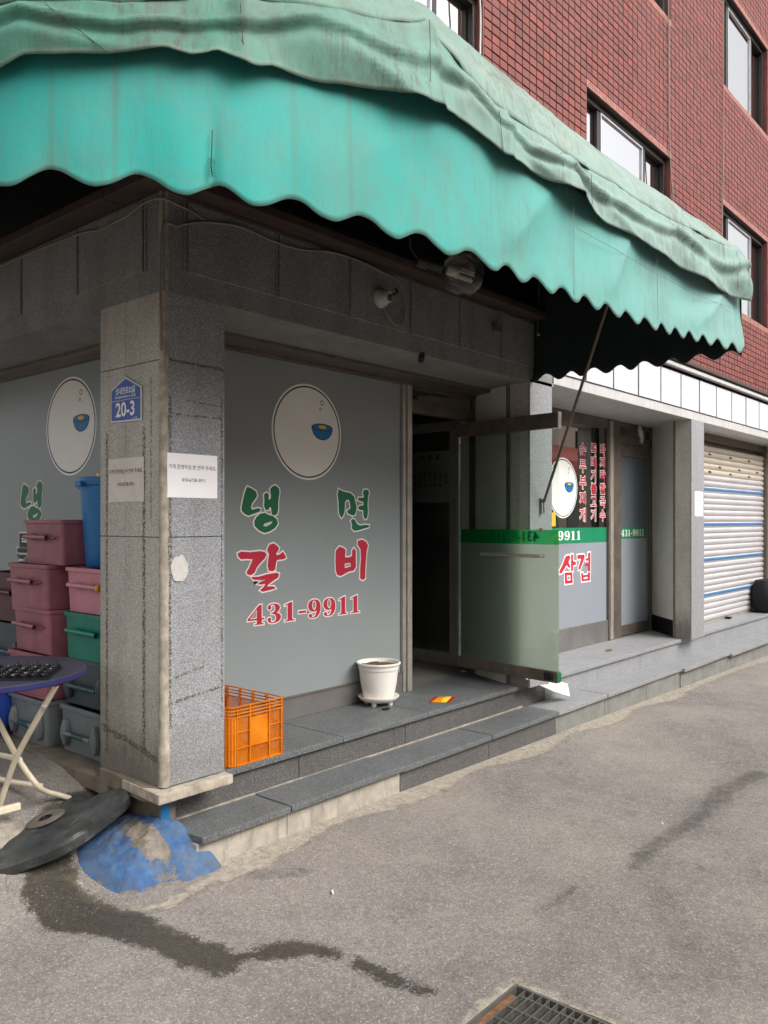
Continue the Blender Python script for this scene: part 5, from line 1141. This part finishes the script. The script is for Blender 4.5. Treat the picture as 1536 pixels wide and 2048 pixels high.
for k in range(4):
    a = 0.35 + k * math.pi / 2; MB().lathe([(0.0, 0.0), (0.015, 0.0), (0.017, 0.003), (0.018, 0.034)], (pc[0] + 0.082 * math.cos(a), pc[1] + 0.082 * math.sin(a), pc[2]), 16).build('foot', 'pot_white', sa, True)
# crumpled snack packet
pk = empty('snack_packet', 'flat orange, yellow and red snack packet lying on the step near the open door', 'packet')
A_, B_, C_, D_ = onZ(857, 1404, .325), onZ(872, 1393, .325), onZ(912, 1392, .325), onZ(900, 1404, .325)
def pkt(u0, u1, mat, nm, h=0.004):
    n = 8; vs = []
    for i in range(n + 1):
        u = u0 + (u1 - u0) * i / n
        for k in range(n + 1):
            v = k / n; p = (A_ * (1 - v) + B_ * v) * (1 - u) + (D_ * (1 - v) + C_ * v) * u; vs.append((p.x, p.y, 0.3225 + h * math.sin(math.pi * v) * math.sin(math.pi * min(.95, max(.05, u))) * 2 + 0.0015 * abs(nz(u * 9, v * 9))))
    MB().add(vs, [(i * (n + 1) + k, (i + 1) * (n + 1) + k, (i + 1) * (n + 1) + k + 1, i * (n + 1) + k + 1) for i in range(n) for k in range(n)]).build(nm, mat, pk, True)
pkt(0.0, 0.14, 'pack_red', 'red_end'); pkt(0.14, 0.55, 'pack_orange', 'orange_body'); pkt(0.55, 0.84, 'pack_yellow', 'yellow_body'); pkt(0.84, 1.0, 'pack_red', 'red_end')
q = onZ(772, 1419, .32); tag(MB().prism([(q.x - .035, q.y - .01), (q.x - .01, q.y - .025), (q.x + .03, q.y - .012), (q.x + .035, q.y + .01), (q.x, q.y + .02), (q.x - .03, q.y + .012)], 0.3205, 0.329).build('black_scrap', 'black_cloth', None, bevel=0.003), 'small black scrap on the step in front of the white flower pot', 'litter')
q = onZ(1218, 1302, .32); tag(MB().prism([(q.x - .06, q.y), (q.x - .02, q.y - .02), (q.x + .06, q.y - .005), (q.x + .05, q.y + .012), (q.x - .03, q.y + .02)], 0.3205, 0.334).build('dead_leaf', 'soil', None, bevel=0.003), 'small brown dead leaf on the bright step in front of the second shop window', 'litter')
q = onZ(927, 1343, .32); tag(MB().lathe([(0, 0.006), (0.02, 0.006), (0.025, 0)], (q.x, q.y, .3205), 12).build('bottle_cap', 'paper', None, True), 'tiny white bottle cap on the floor at the hinge of the open glass door', 'litter')
# white sheet wedged under the door corner
w = [onZ(1052, 1357, .324), Vector((3.60, 0.06, 0.324)), onZ(1136, 1366, .30), onZ(1141, 1394, .158), onZ(1118, 1386, .20)]
vs = [tuple(p) for p in w]; c_ = sum((Vector(v) for v in vs), Vector()) / len(vs); n = len(vs)
ws = [onY(1050, 1358, 0.02), onY(1112, 1362, 0.06), onY(1134, 1368, 0.03), onY(1139, 1394, -0.03), onY(1108, 1384, -0.01)]
vs = [tuple(p) for p in ws] ; n = len(vs)
o = MB().add(vs, [tuple(range(n))]).build('white_board', 'paper_old', None); o.modifiers.new('t', 'SOLIDIFY').thickness = 0.006
tag(o, 'small white board leaning over the step edge under the corner of the open door', 'board')

# ================================================================== LEFT SIDE: BINS, PAIL, TABLE
def make_bin(w, d, h, mat, tube_mat=None, grey=False):
    """local: front face at x=0 facing -x, extends +x by d, y from 0 to w, z from 0 to h. returns list of (mesh object)"""
    t = empty('storage_bin'); tp = 0.012; r = 0.02
    vs = []; rings = []
    for z, i_ in ((0.0, tp), (h - 0.022, 0.004), (h - 0.020, -0.006), (h, -0.006), (h, 0.004), (h - 0.02, 0.010), (0.012, tp + 0.010)):
        ring = []
        for (cx_, cy_, a0) in ((i_ + r, i_ + r, math.pi), (d - i_ - r, i_ + r, 1.5 * math.pi), (d - i_ - r, w - i_ - r, 0), (i_ + r, w - i_ - r, math.pi / 2)):
            for q in range(4): a = a0 + math.pi / 2 * q / 3; ring.append((cx_ + r * math.cos(a), cy_ + r * math.sin(a), z))
        rings.append(ring); vs += ring
    m = 16; fs = [tuple(reversed(range(m))), tuple(range(6 * m, 7 * m))]
    for i in range(6):
        for k in range(m): k2 = (k + 1) % m; fs.append((i * m + k, i * m + k2, (i + 1) * m + k2, (i + 1) * m + k))
    MB().add(vs, fs).build('body', mat, t, True)
    zc = h * 0.60
    if not grey:
        y0, y1 = w * 0.16, w * 0.80; mb = MB()
        n = 22                                               # torn, saw-toothed handle flange
        for side in (1, -1):
            for k in range(n):
                f = k / n; yy = y1 - (y1 - y0) * f; lump = math.exp(-((f - .25) / .16) ** 2) + math.exp(-((f - .74) / .13) ** 2)
                hh = 0.004 + (0.046 if side > 0 else 0.030) * lump * (0.25 + 0.75 * ((k * 0.5) % 1.0)); x_ = -0.004
                mb.add([(0.004, yy, zc + side * 0.004), (0.004, yy - (y1 - y0) / n, zc + side * 0.004), (x_ - 0.016, yy - (y1 - y0) / n * 0.2, zc + side * hh), (-0.012, yy, zc + side * 0.004)], [(0, 1, 2), (0, 2, 3), (1, 3, 2), (0, 3, 1)])
        mb.build('handle_flange', mat, t)
        MB().tube([(-0.024, y1 + 0.03, zc + 0.004), (-0.024, y0 + 0.05, zc)], 0.0125, 12, cap=False).tube([(-0.024, y1 + 0.03, zc + 0.004), (-0.024, y0 + 0.05, zc)], 0.009, 12, cap=False).tube([(-0.010, y0 + 0.06, zc), (-0.010, y0 - 0.02, zc + .002)], 0.004, 6).build('handle', mat, t, True)
    else:
        zc = h * 0.42
        MB().tube([(-0.022, w * 0.80, zc), (-0.022, w * 0.20, zc - 0.0)], 0.012, 10).build('handle', mat, t, True)
        MB().tube([(-0.022, w * 0.62, zc), (-0.022, w * 0.34, zc)], 0.0135, 10).build('grip', 'teal_rubber', t, True)
        for yy in (w * 0.84, w * 0.16):
            MB().lathe([(0.0, 0.0), (0.055, 0.0), (0.05, 0.02), (0.02, 0.035), (0.0, 0.035)], (0, 0, 0), 18).build('handle_boss', mat, t, True).data.transform(Matrix.Translation((0.004, yy, zc)) @ Matrix.Rotation(math.radians(-90), 4, 'Y') @ Matrix.Diagonal((1.4, 0.5, 1, 1)))
    return t
def place(t, x, y, z, rz, label):
    t.location = (x, y, z); t.rotation_euler = (0, 0, rz); tag(t, label, 'storage bin', 'plastic bins stacked on the left ledge'); return t
def clone(src, x, y, z, rz, label):
    c = src.copy(); COL.objects.link(c)
    for ch in list(src.children): g = ch.copy(); COL.objects.link(g); g.parent = c
    return place(c, x, y, z, rz, label)
bm_ = make_bin(0.44, 0.42, 0.247, 'mauve'); bg_ = make_bin(0.44, 0.40, 0.247, 'bin_grey', grey=True)
place(bg_, 0.055, 1.17, 0.318, 0.0, 'light grey bin at the foot of the left stack behind the round table')
place(bm_, 0.065, 1.185, 0.566, 0.02, 'mauve bin second from the bottom of the left stack, half hidden by the round table')
clone(bm_, 0.075, 1.18, 0.814, -0.02, 'mauve bin third from the bottom of the left stack, beside the green bin')
clone(bm_, 0.07, 1.19, 1.062, 0.025, 'mauve bin fourth from the bottom of the left stack, left of the pink one')
clone(bm_, 0.095, 1.08, 1.310, -0.01, 'mauve bin topmost of the left stack, beside the blue pail')
clone(bg_, 0.10, 0.665, 0.318, 0.0, 'grey bin at the foot of the right stack next to the granite pillar')
bs_ = make_bin(0.47, 0.40, 0.247, 'bin_slate', grey=True); place(bs_, 0.13, 0.66, 0.566, 0.0, 'dark slate bin directly below the green bin')
bgr = make_bin(0.50, 0.40, 0.247, 'bin_green'); place(bgr, 0.12, 0.60, 0.814, 0.0, 'green bin in the stack next to the granite pillar')
bpk = make_bin(0.50, 0.40, 0.238, 'mauve_pink'); place(bpk, 0.125, 0.60, 1.062, -0.01, 'pink bin with a yellow handle cap under the blue pail')
MB().lathe([(0, 0), (0.019, 0), (0.019, 0.012), (0.015, 0.016), (0, 0.016)], (0, 0, 0), 18).build('handle_cap', 'yellow_plastic', bpk, True).data.transform(Matrix.Translation((-0.03, 0.125, 0.143)) @ Matrix.Rotation(math.radians(90), 4, 'X') @ Matrix.Rotation(math.radians(30), 4, 'Y'))
bmr = make_bin(0.5, 0.42, 0.30, 'bin_maroon'); place(bmr, 0.20, 1.72, 0.93, 0.0, 'dark maroon bin at the left edge of the picture behind the mauve stack')
bb = make_bin(0.5, 0.42, 0.30, 'bin_slate', grey=True); place(bb, 0.20, 1.74, 0.62, 0.0, 'dark slate bin under the maroon bin at the left edge')
bc2 = make_bin(0.5, 0.42, 0.295, 'black_wood', grey=True); place(bc2, 0.20, 1.74, 0.318, 0.0, 'black bin on the ledge at the bottom of the farthest left stack')
tag(MB().lathe([(0, 0), (0.12, 0), (0.11, 0.08), (0.06, 0.15), (0, 0.16)], (0.38, 1.86, 1.232), 20).build('dark_pot_lid', 'bin_slate', None, True), 'dark domed lid lying on the maroon bin behind the mauve stack', 'lid')
mb = MB(); vs = []; n = 20
bg2 = MB().lathe([(0.0, 0.0), (0.10, 0.0), (0.15, 0.05), (0.16, 0.14), (0.13, 0.22), (0.06, 0.27), (0.03, 0.30), (0.05, 0.33)], (-0.02, 1.72, 0.317), 20).build('blue_bag', 'sign_blue', None, True)
for v in bg2.data.vertices: v.co += Vector((nz(v.co.x * 12, v.co.y * 12, v.co.z * 12), nz(v.co.y * 12, v.co.z * 12, 5), 0)) * 0.03
tag(bg2, 'crumpled dark blue bag standing beside the stacked bins at the left edge', 'bag')
pl = empty('blue_pail', 'tall blue plastic pail standing on the pink bin against the granite pillar', 'pail')
pcx = (0.335, 0.965, 1.302)
MB().lathe([(0.0, 0.0), (0.135, 0.0), (0.142, 0.01), (0.172, 0.44), (0.186, 0.442), (0.19, 0.452), (0.19, 0.476), (0.186, 0.484), (0.172, 0.484), (0.168, 0.47), (0.135, 0.02), (0, 0.02)], pcx, 40).build('pail_body', 'pail_blue', pl, True)
MB().box(pcx[0] - 0.212, pcx[0] - 0.188, pcx[1] - 0.03, pcx[1] + 0.03, pcx[2] + 0.43, pcx[2] + 0.46).box(pcx[0] - 0.10, pcx[0] - 0.03, pcx[1] + 0.17, pcx[1] + 0.20, pcx[2] + 0.425, pcx[2] + 0.455).build('grip_lug', 'pail_blue', pl, bevel=0.005)
tag(MB().lathe([(0.0, 0.03), (0.10, 0.03), (0.115, 0.024), (0.118, 0.0), (0.112, 0.0), (0.0, 0.012)], (pcx[0] + 0.02, pcx[1] - 0.02, pcx[2] + 0.486), 30).build('yellow_basin', 'yellow_plastic', None, True), 'small yellow basin lying upside down on top of the blue pail', 'basin')
bpl = box('pail_cover', 'pail_blue', pcx[0] - .12, pcx[0] + .12, pcx[1] - .12, pcx[1] + .12, pcx[2] + .474, pcx[2] + .484, pl)
# round folding table
ZT = 0.90; tc = (-0.56, 0.50)
tb = empty('folding_table', 'round blue folding table with cream tubular legs standing left of the pillar', 'table')
RT_ = 0.415
MB().lathe([(0.0, 0.0), (RT_ - .003, 0.0), (RT_, -0.003)], (tc[0], tc[1], ZT), 72).build('table_top', 'table_top', tb, True)
MB().lathe([(RT_, -0.0032), (RT_, -0.022), (RT_ - .004, -0.026), (0, -0.026)], (tc[0], tc[1], ZT), 72).build('table_edge', 'table_edge', tb, True)
def leg(pts, nm='leg'): return MB().tube(catmull3([Vector(p) for p in pts], 5), 0.0125, 12).build(nm, 'cream_tube', tb, True)
def P3(px_, py_, t): d = ray(px_, py_); return Vector((EYE[0] + d[0] * t, EYE[1] + d[1] * t, EYE[2] + d[2] * t))
leg([P3(112, 1371, 3.42), P3(73, 1440, 3.5), P3(33, 1515, 3.60), P3(8, 1585, 3.68), P3(-12, 1650, 3.74)])
foot = P3(150, 1600, 3.96)
leg([P3(-8, 1432, 3.52), P3(33, 1512, 3.64), P3(72, 1568, 3.72), P3(92, 1583, 3.80), P3(118, 1590, 3.88), foot])
leg([P3(-150, 1380, 3.3), P3(-110, 1470, 3.42), P3(-60, 1560, 3.5), P3(-120, 1640, 3.6)]); leg([P3(-60, 1380, 3.95), P3(-30, 1470, 4.05), P3(0, 1550, 4.12), P3(40, 1560, 4.2)])
leg([P3(-90, 1500, 3.9), P3(0, 1510, 3.78), P3(40, 1520, 3.66)], 'cross_bar'); leg([P3(-20, 1552, 3.95), P3(20, 1563, 3.9), P3(82, 1572, 3.82)], 'cross_bar')
MB().tube([P3(148, 1600, 3.955), P3(153, 1600.5, 3.965)], 0.013, 10).build('foot_cap', 'black_wood', tb)
MB().tube([P3(86, 1411, 3.46), P3(94, 1414, 3.462)], 0.016, 10).build('wire_tie', 'steel', tb)
MB().tube([P3(30, 1514, 3.60), P3(36, 1516, 3.60)], 0.006, 8).build('rivet', 'steel', tb)
MB().box(-0.53, -0.38, 0.40, 0.425, 0.33, 0.36).build('lower_brace', 'cream_tube', tb, bevel=0.004).location = (-0.02, 0.1, -0.07)
# seedling tray
tr = empty('seed_tray', 'black plastic seedling tray with rows of cells lying on the round table', 'tray')
ta = Matrix.Translation((-0.575, 0.36, ZT + 0.001)) @ Matrix.Rotation(math.radians(-40), 4, 'Z')
mb = MB(); mb.box(-0.24, 0.24, -0.13, 0.13, 0.0, 0.008)
o = mb.build('tray_base', 'black_tray', tr); o.data.transform(ta)
mb = MB()
for i in range(12):
    for k in range(7):
        x_, y_ = -0.22 + i * 0.04, -0.112 + k * 0.0375; h = 0.022 + 0.006 * nz(i * 1.7, k * 1.3)
        mb.lathe([(0.013, 0.008), (0.017, h), (0.0155, h), (0.010, 0.010)], (x_, y_, 0), 8)
        if (i * 3 + k) % 4: mb.add([(x_ - .004, y_, h * .6), (x_ + .004, y_ + .003, h * .6), (x_ + .010 * nz(i, k), y_ + .008 * nz(k, i, 3), h + 0.020 + .01 * nz(i * 2, k * 2))], [(0, 1, 2)])
o = mb.build('cells', 'black_tray', tr, kind='stuff'); o.data.transform(ta)
# black rubber parasol base
def make_disc():
    n, m = 72, 16; vs = []; C0 = P3(100, 1664, 3.70); U = Vector((0.652, -0.758, 0.27)).normalized(); W0 = Vector((0.758, 0.652, 0.10)); N_ = U.cross(W0).normalized(); W_ = N_.cross(U).normalized()
    for ri in range(m + 1):
        r_ = ri / m
        for k in range(n):
            a = 2 * math.pi * k / n; rr = r_ * (0.33 + 0.03 * math.sin(3 * a + 1) + 0.015 * math.sin(5 * a)); x_, y_ = rr * math.cos(a), rr * 0.92 * math.sin(a)
            hgt = 0.05 + 0.015 * math.exp(-(r_ / .2) ** 2) - 0.02 * r_ ** 6 + 0.026 * nz(x_ * 5, y_ * 5, 2) * (0.3 + r_) + 0.008 * nz(x_ * 16, y_ * 16, 4) + 0.035 * (x_ / .4) ** 2 * max(0, x_ / .4)
            vs.append(C0 + U * x_ + W_ * y_ + N_ * hgt)
    top = len(vs)
    for zz, sc in ((0.02, 1.03), (-0.02, 1.0), (-0.035, 0.9)):
        for k in range(n):
            a = 2 * math.pi * k / n; rr = sc * (0.33 + 0.03 * math.sin(3 * a + 1) + 0.015 * math.sin(5 * a)); x_, y_ = rr * math.cos(a), rr * 0.92 * math.sin(a)
            vs.append(C0 + U * x_ + W_ * y_ + N_ * (zz + 0.035 * (x_ / .4) ** 2 * max(0, x_ / .4)))
    fs = []
    for ri in range(m):
        for k in range(n): k2 = (k + 1) % n; fs.append((ri * n + k, ri * n + k2, (ri + 1) * n + k2, (ri + 1) * n + k))
    for q in range(3):
        b0 = m * n if q == 0 else top + (q - 1) * n
        for k in range(n): k2 = (k + 1) % n; fs.append((b0 + k, b0 + k2, top + q * n + k2, top + q * n + k))
    fs.append(tuple(range(top + 2 * n, top + 3 * n)))
    t = empty('parasol_base', 'scuffed black rubber parasol base lying tilted on the ground beside the blue painted stone', 'parasol base')
    MB().add(vs, fs).build('rubber_body', 'rubber', t, True)
    cc = C0 + N_ * 0.066; rot = N_.to_track_quat('Z', 'Y').to_matrix().to_4x4()
    MB().lathe([(0.085, 0.0), (0.07, 0.008), (0.045, 0.010), (0.03, 0.004), (0.026, -0.02)], (0, 0, 0), 32).build('worn_ring', 'rubber_scuffed', t, True).data.transform(Matrix.Translation(cc) @ rot)
    MB().lathe([(0.026, 0.006), (0.022, 0.008), (0.020, -0.01), (0, -0.01)], (0, 0, 0), 24).build('pole_hole', 'black_wood', t, True).data.transform(Matrix.Translation(cc) @ rot)
make_disc()
# blue painted concrete lump at the corner
def make_lump():
    c = Vector((0.045, 0.085)); foot_ = [(-0.02, 0.50), (-0.16, 0.42), (-.27, .28), (-.305, .15), (-.29, .03), (-.262, -.085), (-.22, -.115), (-.10, -.135), (-.03, -.17), (.06, -.185), (.155, -.185), (.20, -.165), (.19, .0), (.2, .3), (.1, .45)]
    ang = sorted([(math.atan2(y - c.y, x - c.x), math.hypot(x - c.x, y - c.y)) for x, y in foot_]); A = [a for a, _ in ang]; Rr = [r for _, r in ang]
    A = [A[-1] - 2 * math.pi] + A + [A[0] + 2 * math.pi]; Rr = [Rr[-1]] + Rr + [Rr[0]]
    n, m = 160, 44; vs = []; pa = []
    for ri in range(m + 1):
        f = ri / m
        for k in range(n):
            a = -math.pi + 2 * math.pi * k / n; R1 = float(np.interp(a, A, Rr)); x, y = c.x + R1 * f * math.cos(a), c.y + R1 * f * math.sin(a)
            g = max(gz(x, y) - 0.012, -0.02); zt = 0.215; f2 = f * f
            z = g + (zt - g) * (max(0.0, 1 - f ** 1.45) ** 0.8) if f < 1 else g
            ridge = -0.018 * math.exp(-((x + 0.10 + 0.3 * (y + .05)) / 0.016) ** 2) * (1 - f2) + 0.012 * nz(x * 22, y * 22, 6) * (1 - f2)
            z += 0.014 * nz(x * 9, y * 9, 1) * (1 - f2) + 0.005 * nz(x * 40, y * 40) + ridge
            vs.append((x + 0.006 * nz(x * 14, y * 14, 7), y + 0.006 * nz(x * 14, y * 14, 9), z))
            u, v, D = proj(x, y, z)
            bare = math.exp(-(((x + 0.07) / 0.045) ** 2 + ((y - 0.0) / 0.16) ** 2)) * (1.0 if z > 0.10 else 0.4) + (0.3 if f > 0.97 else 0)
            pa.append(max(0, min(1, 0.70 - bare + (0.15 if x > -0.02 else 0))))
    fs = [(ri * n + k, ri * n + (k + 1) % n, (ri + 1) * n + (k + 1) % n, (ri + 1) * n + k) for ri in range(m) for k in range(n)]
    o = MB().add(vs, fs).build('corner_stone', 'lump_paint', None, True); a = o.data.attributes.new('paint', 'FLOAT', 'POINT'); a.data.foreach_set('value', pa)
    tag(o, 'concrete lump with flaking blue paint guarding the foot of the granite pillar', 'corner stone')
make_lump()
mb = MB(); 
for k in range(1): mb.prism([(0.022, 0.047), (0.07, 0.047), (0.07, 0.0495), (0.022, 0.0495)], 0.20, 0.295)
mb.build('paint_patch', 'bowl_blue', pier)

# ================================================================== DRAIN, LITTER, BAG
dr = empty('storm_drain', 'steel grate drain set in the asphalt at the bottom edge of the photo', 'drain')
zg = 0.002
f = MB(); f.box(GX0, GX1, GY1 - 0.012, GY1 - 0.001, -0.05, zg).box(GX0, GX1, GY0 + .001, GY0 + 0.012, -0.05, zg).box(GX0 + .001, GX0 + 0.012, GY0 + .012, GY1 - .012, -0.05, zg).box(GX1 - 0.012, GX1 - .001, GY0 + .012, GY1 - .012, -0.05, zg)
f.box(GX0 + .012, GX1 - .012, GY1 - .046, GY1 - .042, -0.03, zg - .002)
f.build('frame', 'grate_steel', dr)
y = GY1 - 0.062; bar = None
k = 0
xb = GX1 - 0.05; nb = 18
for i in range(nb):
    x = GX1 - 0.034 - i * 0.031
    if x < GX0 + .02: break
bars = []
yy = GY1 - 0.075
while yy > GY0 + 0.02:
    if bar is None: bar = MB().box(GX0 + .0125, GX1 - .0125, -0.0022, 0.0022, -0.034, zg).build('bar', 'grate_steel', dr); bar.location = (0, yy, 0)
    else: b = bar.copy(); COL.objects.link(b); b.parent = dr; b.location = (0, yy, 0)
    yy -= 0.0295
rod = None; xx = GX1 - 0.05
while xx > GX0 + 0.02:
    if rod is None: rod = MB().tube([(0, GY0 + .0125, zg - .003), (0, GY1 - .0465, zg - .003)], 0.0032, 6).build('cross_rod', 'grate_steel', dr, True); rod.location = (xx, 0, 0)
    else: b = rod.copy(); COL.objects.link(b); b.parent = dr; b.location = (xx, 0, 0)
    xx -= 0.075
MB().box(GX0 - .02, GX1 + .02, GY0 - .02, GY1 + .02, -0.40, -0.38).box(GX0 - .02, GX0, GY0, GY1, -.38, -.013).box(GX1, GX1 + .02, GY0, GY1, -.38, -.013).box(GX0 - .02, GX1 + .02, GY0 - .02, GY0, -.38, -.013).box(GX0 - .02, GX1 + .02, GY1, GY1 + .02, -.38, -.013).build('pit', 'pit', dr)
MB().box(GX0 + .0125, GX1 - .05, GY1 - .0418, GY1 - .0125, -0.03, -0.008).build('packed_dirt', 'litter_brown', dr)
rg = random.Random(5); mb = MB()
def pebble(x, y, r):
    z = gz(x, y); vs = []
    for (a, b, c) in ((1, 0, 0), (-1, 0, 0), (0, 1, 0), (0, -1, 0), (0, 0, .7), (0, 0, -.3)): q = r * rg.uniform(.6, 1.2); vs.append((x + a * q, y + b * q, z + 0.0005 + c * q))
    mb.add(vs, [(0, 2, 4), (2, 1, 4), (1, 3, 4), (3, 0, 4), (2, 0, 5), (1, 2, 5), (3, 1, 5), (0, 3, 5)])
for i in range(1500): pebble(rg.uniform(0.2, 9), -0.13 - abs(rg.gauss(0, 0.09)), rg.uniform(0.0015, 0.005))
for i in range(900): pebble(rg.uniform(-1.2, 4.5), rg.uniform(-2.9, -0.2), rg.uniform(0.0012, 0.0038))
for i in range(400):
    a = rg.choice((0, 1)); x = rg.uniform(GX0 - .1, GX1 + .08) if a else GX1 + .01 + abs(rg.gauss(0, .04)); y = (GY1 + .01 + abs(rg.gauss(0, .04))) if a else rg.uniform(GY0, GY1); pebble(x, y, rg.uniform(0.0015, 0.004))
for i in range(350): pebble(rg.uniform(-.75, -.25), rg.uniform(-.15, .8), rg.uniform(0.0015, 0.0045))
tag(mb.build('loose_grit', 'concrete_grey', None), 'loose grit and tiny stones scattered over the asphalt and along the step', None, None, 'stuff')
def butt(u, v, ang, label, L=0.06):
    q = onZ(u, v, 0.004 + gz(*onZ(u, v, 0)[:2])); d = Vector((math.cos(ang), math.sin(ang), 0)) * L / 2
    tag(MB().tube([q - d, q + d], 0.004, 8).build('cigarette_butt', 'paper', None, True), label, 'cigarette butt')
butt(665, 1784, 0.9, 'white cigarette butt on the open asphalt between the wet streak and the step', 0.03)
butt(1325, 1647, 0.6, 'white cigarette butt on the dark stain at the right of the street', 0.03)
tag(MB().prism([(1.30, -0.62), (1.306, -0.612), (1.30, -0.60), (1.292, -0.61)], 0.001, 0.004).build('paper_scrap', 'paper', None), 'tiny white paper scrap on the street in front of the steps', 'litter') if False else None
bg = empty('black_backpack', 'black bag with a lilac pocket on the step at the right edge by the shutter', 'bag')
bp = MB().lathe([(0.0, 0.0), (0.14, 0.0), (0.18, 0.05), (0.20, 0.18), (0.185, 0.32), (0.12, 0.42), (0.0, 0.45)], (9.62, 0.19, 0.33), 24).build('bag_body', 'black_cloth', bg, True)
for v in bp.data.vertices: v.co += Vector((nz(v.co.x * 9, v.co.y * 9, v.co.z * 9), nz(v.co.y * 9, v.co.z * 9, 5), 0)) * 0.03
MB().box(9.47, 9.58, -0.02, 0.02, 0.50, 0.70).build('pocket', 'lilac_cloth', bg, bevel=0.015)
# menu board inside
mbd = empty('menu_board', 'pale menu board with rows of writing on the wall inside the dark entrance', 'menu board')
box('board', 'paper', 3.90, 3.92, 1.20, 1.80, 1.72, 2.19, mbd); OM = Vector((3.899, 1.5, 0))
text('heading', '차림표', 'black_print', OM + AZ * 2.13, ML, AZ, 0.07, mbd, 0, 1, 0.001, spacing=1.6)
for i in range(9): text('menu_line', ['냉면', '갈비', '삼겹살', '순두부', '칼국수', '불고기', '비빔밥', '된장', '만두'][i].replace('', '\n').strip(), 'black_print', OM + AZ * 1.93 + ML * (0.24 - i * 0.06), ML, AZ, 0.05, mbd, 0, 1, 0.001, line=1.0)
MB().box(3.925, 4.0, 1.1, 2.3, 0.32, 2.95).build('partition', 'interior', bld)

# ------------------------------------------------------------------ give every thing its base point
bpy.context.view_layer.update()
for o in list(COL.objects):
    if o.type == 'EMPTY' and o.parent is None and o.location.length < 1e-6 and o.children:
        lo = Vector((1e9,) * 3); hi = Vector((-1e9,) * 3)
        for ch in o.children_recursive if len(o.children_recursive) < 400 else [c for c in o.children]:
            if ch.type != 'MESH': continue
            for c in ch.bound_box:
                p = ch.matrix_world @ Vector(c); lo = Vector(map(min, lo, p)); hi = Vector(map(max, hi, p))
        base_ = Vector(((lo.x + hi.x) / 2, (lo.y + hi.y) / 2, lo.z)); o.location = base_
        for ch in o.children: ch.location = Vector(ch.location) - base_
